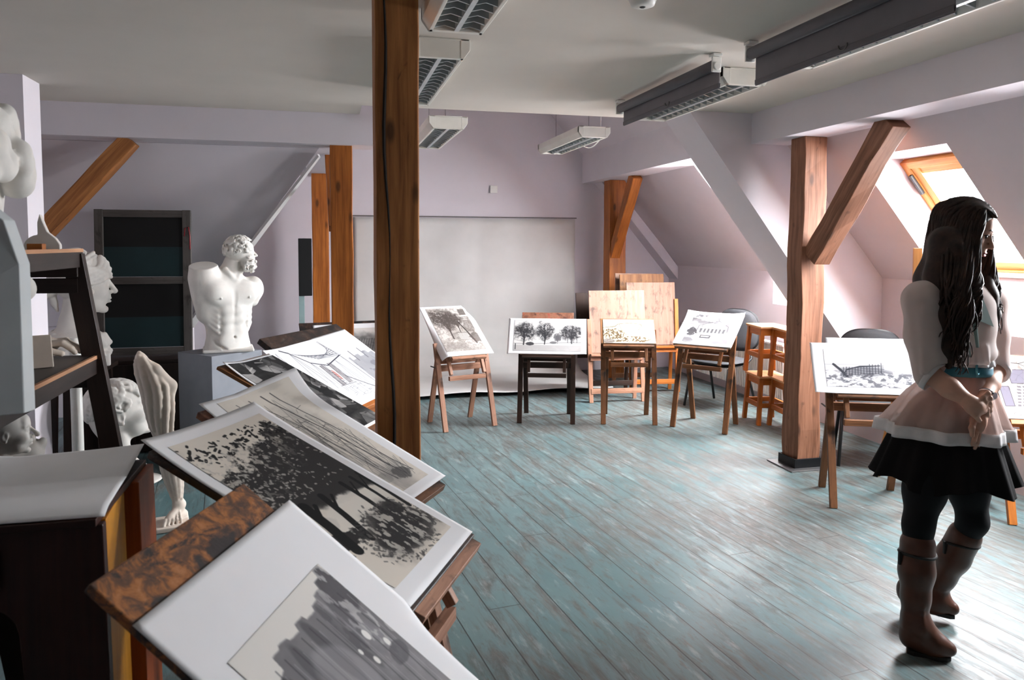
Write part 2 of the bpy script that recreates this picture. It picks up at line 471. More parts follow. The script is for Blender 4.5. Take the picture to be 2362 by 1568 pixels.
for n, (a, b) in enumerate(OPEN, 1):
    XT = 3.16 if a > 5 else 3.45
    T = Vector((XT+.37, 0, zr(XT))); B = Vector((4.49, 0, 1.363)); SL = (B-T).normalized(); NO = Vector((-SL.z, 0, SL.x))
    m = MB(); w = .055
    for yy in (a+w/2, b-w/2): m.bar(T+Vector((0, yy, 0)), B+Vector((0, yy, 0)), w, .09, (0, 1, 0))
    m.bar(T+SL*w/2+Vector((0, a, 0)), T+SL*w/2+Vector((0, b, 0)), w, .09, SL); m.bar(B-SL*w/2+Vector((0, a, 0)), B-SL*w/2+Vector((0, b, 0)), w, .09, SL)
    o = m.build('window_%d' % n, M_pine, bevel=.003); o['kind'] = 'structure'
    s = MB(); e = w+.03
    for yy in (a+e, b-e): s.bar(T+SL*w+NO*-.01+Vector((0, yy, 0)), B-SL*w+NO*-.01+Vector((0, yy, 0)), .06, .05, (0, 1, 0))
    for q in (T+SL*e, B-SL*e): s.bar(q+Vector((0, a+w, 0)), q+Vector((0, b-w, 0)), .06, .05, SL)
    s.build('sash', M_pine, o, bevel=.003)
    g = MB(); c0 = (T+B)/2+NO*.012; g.bar(T+SL*e+NO*.012+Vector((0, (a+b)/2, 0)), B-SL*e+NO*.012+Vector((0, (a+b)/2, 0)), b-a-2*e, .012, (0, 1, 0))
    g.build('pane', M_glass, o)
    h = MB(); q = B-SL*.03-NO*.055; h.bar(q+Vector((0, a+.12, 0)), q+Vector((0, b-.12, 0)), .03, .02, SL); h.build('handle', M_white, o, bevel=.004)
    mm = MB(); q = T+SL*.1-NO*.05+Vector((0, b-.04, 0)); mm.bar(q, q+SL*.16, .02, .03, (0, 1, 0)); mm.build('hinge', M_black, o)
    L = bpy.data.lights.new('portal_%d' % n, 'AREA'); L.shape = 'RECTANGLE'; L.size = b-a; L.size_y = (B-T).length
    L.cycles.is_portal = True
    lo = bpy.data.objects.new('portal_%d' % n, L); COL.objects.link(lo)
    zax = NO if NO.x > 0 else -NO              # lamp looks along -Z: into the room
    M3 = Matrix((Vector((0, 1, 0)), zax.cross(Vector((0, 1, 0))), zax)).transposed()
    lo.matrix_world = Matrix.Translation((T+B)/2+Vector((0, (a+b)/2, 0))+zax*.06) @ M3.to_4x4()

# ------------------------------------------------------------------ timber posts and braces
M_oak = wood('old_timber', rgb(186, 124, 70), rgb(124, 74, 36), dirt_and_tint=rgb(58, 34, 18), dirtlo=.62, rough=.6, knots=.8)
M_pale = wood('weathered_timber', rgb(160, 112, 86), rgb(104, 66, 44), dirt_and_tint=rgb(66, 40, 28), dirtlo=.62, rough=.65, knots=.7)
M_orange = wood('orange_timber', rgb(182, 108, 44), rgb(126, 68, 22), dirt_and_tint=rgb(78, 44, 18), dirtlo=.66, rough=.5, knots=.8)
M_crack = plain('dark_crack', rgb(24, 14, 8), .9)
M_shoe = plain('black_steel_shoe', rgb(30, 31, 34), .35, metallic=.6)

def post(label, x0, x1, y0, y1, z0, z1, mat, brace=None, jit=.006, segs=14):
    cx, cy = (x0+x1)/2, (y0+y1)/2
    t = thing('timber_post', label, 'post', (cx, cy, 0), group='timber roof posts')
    MB().bar((0, 0, z0), (0, 0, z1), x1-x0, y1-y0, (1, 0, 0), segs=segs, jit=jit).build('shaft', mat, t, bevel=.006)
    if brace:
        a, b, w, d, sd = brace; o = Vector((cx, cy, 0))
        MB().bar(Vector(a)-o, Vector(b)-o, w, d, sd, segs=8, jit=jit).build('brace', mat, t, bevel=.005)
    return t

t = post('tall rough-hewn timber post with a long crack, nearest the camera', .183, .347, 2.88, 3.04, 0, 2.5, M_oak, jit=.005)
m = MB(); P = [(-.035+.012*sin(z*2.1)+.006*sin(z*9), -.0815, z) for z in [2.49-.1*i for i in range(25)]]
m.tube(P, [.0015+.0055*abs(sin(.35+i*.27))*(1 if i < 18 else .5) for i in range(25)], 6); m.build('crack', M_crack, t)
post('knotty orange post standing nearest behind the tall cracked post, with a small brace', .035, .197, 5.78, 5.94, 0, 2.28, M_orange,
     ((.045, 5.97, 1.66), (.02, 6.5, 2.27), .045, .07, (1, 0, 0)))
post('slim knotty orange post against the far wall left of the backdrop', -.142, .03, 8.2, 8.37, 0, 2.28, M_orange)
post('half-hidden post behind the white column, with a diagonal brace rising to the left beam', -2.2, -2.03, 5.76, 5.92, 0, 2.28, M_oak,
     ((-2.07, 5.84, 1.42), (-1.325, 5.84, 2.272), .13, .115, (0, 1, 0)))
post('orange post in the far right corner with a brace, behind the stacked boards', 3.15, 3.35, 8.1, 8.3, 0, 2.28, M_orange,
     ((3.22, 8.14, 1.42), (3.22, 7.53, 2.28), .11, .12, (1, 0, 0)))
t = post('weathered post on a black steel shoe beside the skylight, with a thick brace', 3.14, 3.315, 4.49, 4.66, .02, 2.28, M_pale,
     ((3.235, 4.47, 1.46), (3.24, 3.79, 2.28), .125, .14, (1, 0, 0)), jit=.016, segs=18)
m = MB(); m.box((0, -.092, .04), (.225, .012, .065)); m.box((-.106, 0, .04), (.012, .19, .065)); m.box((0, .092, .04), (.225, .012, .065)); m.box((.106, 0, .04), (.012, .19, .065))
m.build('steel_shoe', M_shoe, t, bevel=.002)
MB().box((0, 0, .005), (.34, .30, .01)).build('floor_plate', M_steel, t, bevel=.002)

# ------------------------------------------------------------------ luminaires
M_lamp = plain('lamp_housing', rgb(222, 219, 210), .45, var=.03)
M_louv = plain('louvre_aluminium', rgb(186, 192, 194), .34, metallic=.6, var=.05)
M_refl = plain('lamp_reflector', rgb(118, 122, 124), .4, metallic=.7)
M_tube = plain('fluorescent_tube', rgb(225, 228, 228), .35)
M_wire = plain('grey_wire', rgb(110, 106, 104), .5, metallic=.4)
def luminaire(label, x, y0, y1, zb, hang=0.):
    L = y1-y0; t = thing('ceiling_lamp', label, 'lamp', (x, (y0+y1)/2, zb), group='louvred fluorescent lamps')
    h = .09; w = .14
    m = MB()
    side = [(-w, h), (-w, .04), (-w+.03, 0), (-w+.045, 0), (-w+.045, h)]
    m.poly([(a, -L/2, b) for a, b in side], (0, L, 0)); m.poly([(-a, -L/2, b) for a, b in side], (0, L, 0))
    for s in (-1, 1): m.poly([(-w, s*(L/2-.002), h), (-w, s*(L/2-.002), .04), (-w+.03, s*(L/2-.002), 0), (w-.03, s*(L/2-.002), 0), (w, s*(L/2-.002), .04), (w, s*(L/2-.002), h)], (0, -s*.03, 0))
    m.box((0, 0, h-.004), (2*w-.01, L, .008)); m.build('housing', M_lamp, t, bevel=.002)
    g = MB(); n = 15
    g.box((0, 0, .022), (.02, L-.06, .044))
    for i in range(n):
        yy = -L/2+.05+(L-.1)*i/(n-1)
        for s in (-1, 1):
            c = s*.0525
            g.poly([(c-.045, yy-.004, .046), (c+.045, yy-.004, .046), (c+.045, yy-.004, .004), (c, yy-.004, .016), (c-.045, yy-.004, .004)], (0, .008, 0))
    g.build('louvre', M_louv, t)
    MB().box((0, 0, .079), (.18, L-.07, .004)).build('reflector', M_refl, t)
    for s in (-1, 1): MB().tube([(s*.052, -L/2+.05, .062), (s*.052, L/2-.05, .062)], .012, 10).build('tube', M_tube, t, smooth=True)
    if hang:
        for yy in (-L*.38, L*.38): MB().tube([(0, yy, h), (0, yy, h+hang)], .0022, 6).build('wire', M_wire, t)
        MB().box((0, -L*.38, h+.006), (.03, .03, .014)).build('clip', M_black, t)
    return t
luminaire('louvred lamp on the ceiling right of the cracked post, cut off at the top', .525, 1.9, 3.11, 2.41)
luminaire('louvred lamp on the ceiling partly behind the cracked post, below another lamp', .525, 3.52, 4.76, 2.41)
luminaire('left louvred lamp hanging on wires before the far wall, beside the cracked post', .865, 5.42, 6.62, 2.375, .92)
t = luminaire('right louvred lamp hanging on wires before the far wall, with a loop of cable', 2.19, 6.0, 7.25, 2.44, .86)
MB().tube([(.14, .0-.35+.05*i, -.035*sin(pi*i/8)-.0+.012) for i in range(9)], .0045, 6).build('cable', M_white, t, smooth=True)
MB().tube([(.08, -.55, .09), (.081, -.55, .9)], .003, 6).build('wire', M_white, t)
luminaire('louvred ceiling lamp behind the farther grey roller blind', 2.215, 3.70, 4.94, 2.41)
luminaire('louvred ceiling lamp behind the nearer grey roller blind at the top right', 2.22, 2.02, 3.30, 2.41)

M_cloth = plain('blind_cloth', rgb(120, 116, 120), .8, var=.04)
M_clothd = plain('blind_roll', rgb(104, 100, 104), .7, var=.04)
def blind(label, x, y0, y1, zc, zb):
    L = y1-y0; t = thing('roller_blind', label, 'blind', (x, (y0+y1)/2, 0), group='rolled-up ceiling blinds')
    MB().tube([(0, -L/2, zc), (0, L/2, zc)], .028, 16).build('roll', M_clothd, t, smooth=True)
    MB().box((.026, 0, (zc+zb)/2-.004), (.004, L, zc-zb)).build('cloth', M_cloth, t)
    MB().box((.026, 0, zb+.012), (.014, L, .024)).build('bottom_bar', M_clothd, t, bevel=.003)
    MB().tube([(.015, -.05+.02*cos(a)*1.3, zb+.03-.022*sin(a)) for a in [pi*i/8 for i in range(9)]], .003, 6).build('pull_ring', M_wire, t, smooth=True)
    for s in (-1, 1):
        m = MB(); m.box((0, s*(L/2+.012), zc+.0), (.05, .012, .075)); m.box((0, s*(L/2+.004), 2.492), (.05, .05, .014)); m.tube([(0, s*(L/2+.018), zc-.01), (0, s*(L/2+.026), zc-.01)], .02, 12)
        m.build('bracket', M_white, t, bevel=.003)
blind('grey roller blind under the ceiling farther from the camera, in front of a lamp', 1.90, 3.47, 4.72, 2.445, 2.335)
blind('dark grey roller blind under the ceiling at the top right, nearer and larger', 1.95, 2.06, 3.22, 2.445, 2.30)

t = thing('smoke_detector', 'round white smoke detector on the ceiling at the top edge', 'smoke detector', (1.18, 2.72, 2.45))
MB().lathe([(.03, 0), (.045, .006), (.05, .02), (.055, .03), (.055, .05)]).build('body', M_white, t, smooth=True)
MB().lathe([(.008, -.003), (.012, 0), (.012, .004)], n=16).build('sensor', M_black, t)

t = thing('wall_socket', 'white wall socket high on the far wall above the backdrop', 'socket', (1.92, 8.7, 2.187))
MB().box((0, -.006, 0), (.088, .012, .088)).build('plate', M_white, t, bevel=.003)
MB().lathe([(.026, 0), (.03, .001), (.03, .005), (.022, .005), (.022, .0)], n=24).build('outlet', plain('socket_grey', rgb(60, 58, 56), .5), t).rotation_euler = (R_(90), 0, 0)
t.children[1].location = (0, -.012, 0)

# ------------------------------------------------------------------ backdrop sheet on the far wall, sweeping out over the floor
M_drop = plain('backdrop_cloth', rgb(205, 203, 200), .8, var=.04, scale=2.5, bump=.05)
t = thing('backdrop', 'large white backdrop sheet hung on the far wall and swept over the floor', 'backdrop', (1.61, 8.6, 0))
prof = [(.08, 1.845), (.075, 1.4), (.07, 1.0), (.065, .6), (.05, .38), (.01, .22), (-.08, .11), (-.22, .05), (-.45, .022), (-.8, .014), (-1.15, .02), (-1.22, .045), (-1.245, .04)]
def drop(u, v):
    q = v*(len(prof)-1); i = min(int(q), len(prof)-2); f = q-i
    yy = prof[i][0]*(1-f)+prof[i+1][0]*f; zz = prof[i][1]*(1-f)+prof[i+1][1]*f
    wv = .008*sin(u*11+v*2)+.006*sin(u*23)
    jag = .012*mnoise.noise(Vector((0, 0, v*90)))*(1 if u > .98 else 0)
    return Vector((-1.31+2.62*u+jag, yy-abs(wv)*(1 if v < .4 else .3), zz+(.010*(1+sin(u*17+1)) if v > .75 else 0)))
o = MB().grid(drop, 60, 60).build('sheet', M_drop, t, smooth=True)
so = o.modifiers.new('solid', 'SOLIDIFY'); so.thickness = .003
MB().bar((-1.33, .07, 1.86), (1.33, .07, 1.86), .012, .02, (0, 0, 1)).build('top_rail', plain('rail_grey', rgb(96, 92, 90), .6), t)

# ------------------------------------------------------------------ light
w = bpy.data.worlds.new('overcast_sky'); SC.world = w; w.use_nodes = True
wt = w.node_tree; bg = wt.nodes['Background']
bg.inputs['Color'].default_value = (.93, .96, 1., 1); bg.inputs['Strength'].default_value = SKY
SC.view_settings.view_transform = 'Standard'; SC.view_settings.look = 'None'; SC.view_settings.gamma = 1.
SC.view_settings.exposure = EXPO
SC.cycles.max_bounces = 9; SC.cycles.diffuse_bounces = 7; SC.cycles.glossy_bounces = 3; SC.cycles.use_adaptive_sampling = True; SC.cycles.adaptive_threshold = .05; SC.cycles.transparent_max_bounces = 8
SC.cycles.sample_clamp_indirect = 8.
SC.cycles.use_denoising = True
# ------------------------------------------------------------------ easels
M_e_pale = wood('easel_pale_wood', rgb(188, 142, 116), rgb(132, 88, 66), dirt_and_tint=rgb(78, 58, 48), dirtlo=.55, rough=.55)
M_e_brown = wood('easel_brown_wood', rgb(134, 88, 54), rgb(86, 52, 28), dirt_and_tint=rgb(46, 32, 22), dirtlo=.53, rough=.55)
M_e_dark = wood('easel_dark_wood', rgb(58, 38, 28), rgb(32, 21, 16), dirt_and_tint=rgb(96, 66, 42), dirtlo=.64, rough=.45)
M_e_orange = wood('easel_orange_wood', rgb(198, 120, 52), rgb(150, 80, 28), dirt_and_tint=rgb(80, 46, 24), dirtlo=.64, rough=.45)
M_b_light = wood('board_light', rgb(166, 134, 116), rgb(146, 112, 94), dirt_and_tint=rgb(104, 84, 74), dirtlo=.52, rough=.7, grain=.6)
M_b_brown = wood('board_brown', rgb(156, 110, 70), rgb(112, 72, 42), dirt_and_tint=rgb(44, 32, 26), dirtlo=.55, rough=.6, grain=.6)
M_b_edge = wood('board_grey', rgb(178, 166, 150), rgb(130, 116, 100), dirt_and_tint=rgb(70, 64, 62), dirtlo=.56, rough=.7)

def splat_board(name, cols, scale=14):
    t = NT(name); o = t.coord()
    a = t.noise(o, scale, 7., .7, .6); b = t.noise(t.mapping(o, (1, 1.6, 1), loc=(3, 3, 0)), scale*.45, 5., .65, .8)
    c = t.ramp(a, [(.30, cols[0]), (.46, cols[1]), (.56, cols[2]), (.72, cols[3])])
    c = t.mix(t.ramp(b, [(.50, (0,0,0,1)), (.60, (1,1,1,1))]), c, cols[0])
    t.base(c); t.b.inputs['Roughness'].default_value = .5; t.bump(a, .3, .004); return t.m
M_b_rust = splat_board('board_paint_crusted', [rgb(44, 36, 36), rgb(104, 68, 44), rgb(160, 98, 46), rgb(180, 124, 80)], 30)
M_b_black = splat_board('board_dark_splashed', [rgb(28, 24, 23), rgb(46, 36, 32), rgb(72, 48, 36), rgb(88, 88, 84)], 16)
M_b_red = splat_board('board_red_stained', [rgb(96, 60, 50), rgb(140, 92, 70), rgb(160, 110, 86), rgb(172, 66, 56)], 16)

def easel(label, xy, phi, zb, tau, bw, bh, bx=0., by0=0., bt=.016, w=.46, mat=None, bmat=None, leg_ext=0., group='studio drawing easels'):
    """A-frame drawing table; local x = viewer's right, +y = away from the viewer, board bottom edge at y=0, z=zb"""
    p = R_(phi); t = thing('drawing_easel', label, 'easel', (xy[0], xy[1], 0), p+pi/2, group)
    up = Vector((0, cos(tau), sin(tau))); nr = Vector((0, -sin(tau), cos(tau)))
    ax = w/2; ya = .17; za = min(zb+.10, zb+.155*math.tan(tau)-.02)
    for s in (-1, 1):
        MB().bar((s*ax, -.03, 0), (s*ax, ya, za), .042, .026, (1, 0, 0) if True else None).build('leg', mat, t, bevel=.002)
        MB().bar((s*(ax-.034), .37, 0), (s*(ax-.034), ya-.005, za-.01), .042, .024, (1, 0, 0)).build('leg', mat, t, bevel=.002)
        # slotted prop arm carrying the board
        a = Vector((s*(ax-.075), .02, zb-.16)); MB().bar(a, Vector((s*(ax-.075), 0, zb))+up*.10-nr*(bt+.03), .026, .03, (1, 0, 0)).build('prop_arm', mat, t, bevel=.002)
    def fy(z): return -.03+(ya+.03)*z/za
    zr1 = zb-.115
    MB().bar((-ax, fy(zr1)+.016, zr1), (ax, fy(zr1)+.016, zr1), .026, .05, (0, 1, 0)).build('front_rail', mat, t, bevel=.002)
    yb = .37-(.37-ya)*((zb-.07)/za)
    MB().bar((-ax+.02, yb, zb-.07), (ax-.02, yb, zb-.07), .022, .045, (0, 1, 0)).build('rear_rail', mat, t, bevel=.002)
    MB().bar((-ax+.06, .03, zb-.19), (ax-.06, .03, zb-.19), .03, .035, (0, 1, 0)).build('prop_rail', mat, t, bevel=.002)
    c = Vector((bx, 0, zb)) + up*(by0+bh/2) - nr*(bt/2+.002)
    b = MB(); b.bar(c-up*bh/2, c+up*bh/2, bw, bt, (1, 0, 0)); b.build('board', bmat or M_b_edge, t, bevel=.003)
    l = Vector((bx, 0, zb)) + up*(by0-.012) - nr*.017
    MB().bar(l-Vector((bw*.46, 0, 0)), l+Vector((bw*.46, 0, 0)), .024, .034, nr).build('ledge', mat, t, bevel=.002)
    # steel stay on the left side
    MB().tube([(-ax-.016, fy(za*.72), za*.72), (-ax-.018, .37-(.37-ya)*.72, za*.72)], .005, 6).build('stay', M_black, t)
    return t

EZ = {}
def E(key, *a, **k): EZ[key] = a[1:5]; return easel(*a, **k)
E('E1', 'pale wooden easel standing left before the backdrop, right of the cracked post', (1.149, 6.142), -73.6, .62, R_(36), .345, .60, mat=M_e_pale, bmat=M_b_edge, w=.46)
E('E2', 'black-brown wooden easel holding the wide drawing of three trees', (1.834, 6.179), -108.7, .60, R_(50), .46, .44, mat=M_e_dark, bmat=M_b_red, w=.46)
E('E3', 'brown wooden easel with a small cream ink drawing, before the leaning boards', (2.519, 5.979), -108.1, .70, R_(38), .47, .31, bx=-.01, mat=M_e_brown, bmat=M_b_brown, w=.44)
E('E4', 'brown wooden easel with drawing of a building, left of the stacked stools', (3.017, 5.655), -137.8, .71, R_(33), .49, .45, mat=M_e_brown, bmat=M_b_edge, w=.45)
E('E5', 'brown easel beside the weathered post, holding the shipwreck drawing', (3.12, 3.70), -112.2, .69, R_(60), .56, .32, bx=.03, mat=M_e_brown, bmat=M_b_brown, w=.48)
E('E6', 'orange wooden easel at the right edge under the skylight, partly behind the woman', (3.89, 3.25), -112, .59, R_(50), .5, .42, mat=M_e_orange, bmat=M_b_light, w=.42)
E('A', 'easel nearest the camera with a paint-crusted rust-brown board', (.200, 1.18), -21.2, .68, R_(39.), .455, .70, bx=.004, by0=-.08, mat=M_e_dark, bmat=M_b_rust, w=.42)
E('B', 'easel in the left row holding the black tree drawing', (.278, 1.828), -28.3, .74, R_(25.1), .47, .745, bx=.0, by0=-.01, bt=.02, mat=M_e_pale, bmat=M_b_black, w=.40)
E('C', 'easel in the left row holding the pale pencil drawing, with a red-stained board edge', (.245, 2.36), -33, .74, R_(25), .48, .68, by0=-.008, bt=.022, mat=M_e_brown, bmat=M_b_red, w=.40)
E('D', 'easel behind the cracked post, holding the dark drawing of stones', (.163, 3.30), -28, .745, R_(25), .40, .66, mat=M_e_brown, bmat=M_b_brown, w=.38)
E('EE', 'easel with a dark splashed board under the tent and rooftop drawings', (.279, 3.984), -31, .75, R_(33.9), .74, .585, bx=.0, by0=.0, bt=.03, mat=M_e_orange, bmat=M_b_black, w=.46)
E('F', 'easel standing far back behind the knotty posts, mostly hidden', (.14, 6.35), -80, .58, R_(48), .66, .40, mat=M_e_dark, bmat=M_b_black, w=.44)

# ------------------------------------------------------------------ stored easels and boards by the far right post
def stored(label, x, y, rz, w, h, lean, zl, board, mat, bmat, boff=0., btilt=0.):
    t = thing('folded_easel', label, 'easel', (x, y, 0), rz, 'folded easels in the corner')
    up = Vector((0, sin(lean), cos(lean)))
    for s in (-1, 1):
        MB().bar((s*w/2, 0, 0), Vector((s*w/2, 0, 0))+up*h, .04, .026, (1, 0, 0)).build('leg', mat, t, bevel=.002)
        MB().bar((s*(w/2-.04), .16, 0), Vector((s*(w/2-.03), 0.02, 0))+up*(h*.95), .036, .022, (1, 0, 0)).build('leg', mat, t, bevel=.002)
    for z, d in ((.11, .035), (zl, .05)):
        c = up*(z/cos(lean)); MB().bar(c-Vector((w/2, 0, 0)), c+Vector((w/2, 0, 0)), .05, d, up).build('rail', mat, t, bevel=.002)
    l = up*((zl+.035)/cos(lean)) + Vector((0, -.03, 0)); MB().bar(l-Vector((w/2, 0, 0)), l+Vector((w/2, 0, 0)), .06, .02, (0, 1, 0)).build('ledge', mat, t, bevel=.002)
    return t
def board(label, x, y, z, rz, lean, bw, bh, mat, bt=.018, roll=0., cat='board', group='drawing boards leaning in the corner'):
    t = tag(MB().bar((0, 0, 0), (0, 0, bh), bw, bt, (1, 0, 0)).build('drawing_board', mat, None, bevel=.003), label, cat, group)
    t.location = (x, y, z); t.rotation_euler = (-lean, roll, rz); return t
t1 = stored('pink-brown folded easel carrying a big board, left of the pair in the corner', 2.76, 6.84, R_(-5), .53, .82, R_(9), .43, None, M_e_pale, None)
board('big worn pale board on the left folded easel in the corner', 2.80, 6.93, .475, R_(-4), R_(9), .575, .62, M_b_light)
t2 = stored('orange folded easel carrying a board, right of the pair in the corner', 3.33, 7.22, R_(-8), .50, .98, R_(7), .44, None, M_e_orange, None)
board('tall pale board on the right folded easel, overlapping its left neighbour', 3.32, 7.29, .49, R_(-6), R_(7), .53, .66, M_b_light)
board('dark edged board tucked behind the left pale board', 2.70, 7.14, .40, R_(-4), R_(9), .50, .66, M_e_dark)
board('brown board whose top strip shows above the right pale board', 3.30, 7.46, .47, R_(-6), R_(6), .49, .76, M_b_brown, roll=R_(-.6))
board('thin pale board behind the topmost brown board', 3.26, 7.56, .48, R_(-6), R_(6), .47, .755, M_b_light, roll=R_(.8))
t3 = stored('dark folded easel hidden behind the two laden folded easels', 2.86, 7.24, R_(-6), .46, .66, R_(8), .38, None, M_e_dark, None)
t4 = stored('brown folded easel at the back of the corner stack', 3.28, 7.64, R_(-8), .46, .8, R_(6), .42, None, M_e_brown, None)

# ------------------------------------------------------------------ stacked stools
M_stool = wood('stool_wood', rgb(190, 112, 46), rgb(142, 74, 24), dirt_and_tint=rgb(110, 62, 30), dirtlo=.68, rough=.4, knots=.3)
M_stool_top = wood('stool_seat', rgb(206, 158, 116), rgb(170, 116, 70), rough=.45)
def stool(label, x, y, z, rz):
    t = thing('wooden_stool', label, 'stool', (x, y, z), rz, 'stacked wooden stools')
    w, d, h = .25, .29, .425
    for sx in (-1, 1):
        for sy in (-1, 1):
            MB().bar((sx*(w/2+.004), sy*(d/2+.004), 0), (sx*(w/2-.02), sy*(d/2-.02), h-.02), .034, .034, (1, 0, 0)).build('leg', M_stool, t, bevel=.003)
    MB().box((0, 0, h-.01), (w+.01, d+.02, .02)).build('seat', M_stool_top, t, bevel=.004)
    for sy in (-1, 1):
        MB().box((0, sy*(d/2-.02), h-.05), (w-.04, .02, .06)).build('apron', M_stool, t, bevel=.002); MB().box((0, sy*(d/2-.008), .17), (w-.02, .02, .04)).build('stretcher', M_stool, t, bevel=.002)
    for sx in (-1, 1):
        MB().box((sx*(w/2-.02), 0, h-.05), (.02, d-.04, .06)).build('apron', M_stool, t, bevel=.002); MB().box((sx*(w/2-.008), 0, .17), (.02, d-.02, .04)).build('stretcher', M_stool, t, bevel=.002)
    return t
rz = R_(-8)
s0 = stool('lower stool of the left stack between the chair and the weathered post', 3.73, 5.80, 0, rz)
s1 = dup(s0, (3.73, 5.80, .427), rz, 'upper stool of the left stack between the chair and the weathered post')
s2 = dup(s0, (3.785, 5.50, 0), R_(-9), 'lower stool of the stack touching the weathered post')
s3 = dup(s0, (3.785, 5.50, .427), R_(-9), 'upper stool of the stack touching the weathered post')

# ------------------------------------------------------------------ black office chairs
M_seat = plain('black_upholstery', rgb(44, 45, 48), .8, bump=.1, scale=80)
M_shell = plain('black_plastic', rgb(20, 20, 22), .45)
def rounded_pad(name, w, h, th, mat, parent, loc, rot, curve=.0, taper=.0):
    def fn(u, v, o=0):
        a = (u-.5)*2; b = (v-.5)*2; n = 3.2
        # superellipse mapping of the square
        r = max(abs(a), abs(b)); L = (abs(a)**n+abs(b)**n)**(1/n) or 1
        k = r/L if L > 1e-6 else 0
        x, y = a*k, b*k; e = 1-(abs(x)**n+abs(y)**n)
        return Vector((x*w/2*(1-taper*y), -curve*x*x + (-th*.5*max(e, 0)**.4 if o == 0 else th*.5*max(e, 0)**.4), y*h/2))
    m = MB(); m.grid(lambda u, v: fn(u, v, 0), 24, 24); m.grid(lambda u, v: fn(1-u, v, 1), 24, 24)
    o = m.build(name, mat, parent, smooth=True); o.location = loc; o.rotation_euler = rot; return o
def chair(label, x, y, rz):
    t = thing('office_chair', label, 'chair', (x, y, 0), rz, 'black visitor chairs')
    rounded_pad('backrest', .46, .40, .06, M_seat, t, (0, .24, .725), (R_(-10), 0, 0), curve=-.05, taper=.10)
    rounded_pad('back_shell', .47, .41, .03, M_shell, t, (0, .272, .725), (R_(-10), 0, 0), curve=-.05, taper=.10)
    rounded_pad('seat', .47, .44, .07, M_seat, t, (0, 0, .45), (R_(90), 0, 0))
    rounded_pad('seat_shell', .46, .43, .03, M_shell, t, (0, 0, .42), (R_(90), 0, 0))
    for s in (-1, 1):
        MB().tube([(s*.22, -.24, .012), (s*.20, -.16, .40), (s*.2, -.12, .41)], .012, 8).build('leg', M_black, t, smooth=True)
        MB().tube([(s*.23, .28, .012), (s*.20, .14, .40), (s*.2, .10, .41)], .012, 8).build('leg', M_black, t, smooth=True)
        MB().tube([(s*.2, .12, .41), (s*.19, .25, .46), (s*.18, .27, .64)], .011, 8).build('back_support', M_black, t, smooth=True)
    return t
chair('black office chair half behind the easel with the building drawing', 3.62, 6.42, R_(-62))
chair('black office chair by the skylight behind the shipwreck drawing', 3.76, 4.52, R_(-35))

# ------------------------------------------------------------------ radiator
M_rad = plain('radiator_enamel', rgb(226, 222, 216), .4)
t = thing('radiator', 'white ribbed radiator low on the wall behind the chair', 'radiator', (4.11, 7.1, 0), 0)
m = MB(); n = 60
for i in range(n): m.box((0, -1.0+2.0*i/(n-1), .36), (.05, .022, .5))
m.build('ribbed_panel', M_rad, t, bevel=.004)
MB().box((.0, 0, .618), (.085, 2.04, .02)).build('top_grille', M_rad, t, bevel=.003)
for yy in (-.8, .8): MB().box((.045, yy, .3), (.05, .04, .3)).build('bracket', M_rad, t)
MB().tube([(0, -1.0, .13), (0, -1.1, .13), (0, -1.1, .0)], .01, 8).build('pipe', M_rad, t, smooth=True)

# ------------------------------------------------------------------ tall folded easel mast behind the woman
t = thing('tall_easel', 'tall pale wooden easel whose mast sticks up behind the woman', 'easel', (3.755, 4.02, 0), R_(-30))
MB().bar((-.06, 0, 0), (-.085, 0, 1.53), .05, .03, (1, 0, 0)).build('mast', M_pine, t, bevel=.002)
for s, q in ((-.26, 'leg'), (.26, 'leg')): MB().bar((s, .1, 0), (-.02, .02, 1.46), .035, .022, (1, 0, 0)).build(q, M_pine, t, bevel=.002)
MB().bar((-.24, -.02, .62), (.22, -.02, .62), .04, .03, (0, 1, 0)).build('ledge', M_pine, t, bevel=.002)

# ------------------------------------------------------------------ left side: shelf stand, pedestal, framed panels, stands
M_dk = wood('dark_stained_wood', rgb(46, 30, 24), rgb(26, 17, 14), rough=.45)
M_dkedge = wood('raw_edge', rgb(186, 140, 104), rgb(150, 100, 70), rough=.6)
M_top = plain('worn_shelf_top', rgb(78, 70, 66), .5, bump=.05)
t = thing('shelf_stand', 'dark A-frame shelf stand crowded with plaster casts', 'shelf', (-1.1, 2.9, 0))
def L(x, y, z): return Vector((x+1.1, y-2.9, z))
for y in (2.28, 3.4):
    MB().bar(L(-.775, y, 0), L(-1.0, y, 1.50), .075, .045, (1, 0, 0)).build('upright', M_dk, t, bevel=.002)
    MB().bar(L(-1.40, y, 0), L(-1.31, y, 1.50), .06, .045, (1, 0, 0)).build('upright', M_dk, t, bevel=.002)
    MB().bar(L(-1.34, y-.03, 1.455), L(-.975, y-.03, 1.455), .09, .022, (0, 0, 1)).build('crossbar', M_dk, t, bevel=.002)
    MB().bar(L(-1.34, y-.01, 1.375), L(-.98, y-.01, 1.375), .06, .03, (0, 0, 1)).build('crossbar', M_dk, t, bevel=.002)
    MB().bar(L(-1.38, y, .98), L(-.92, y, .98), .05, .03, (0, 0, 1)).build('crossbar', M_dk, t, bevel=.002)
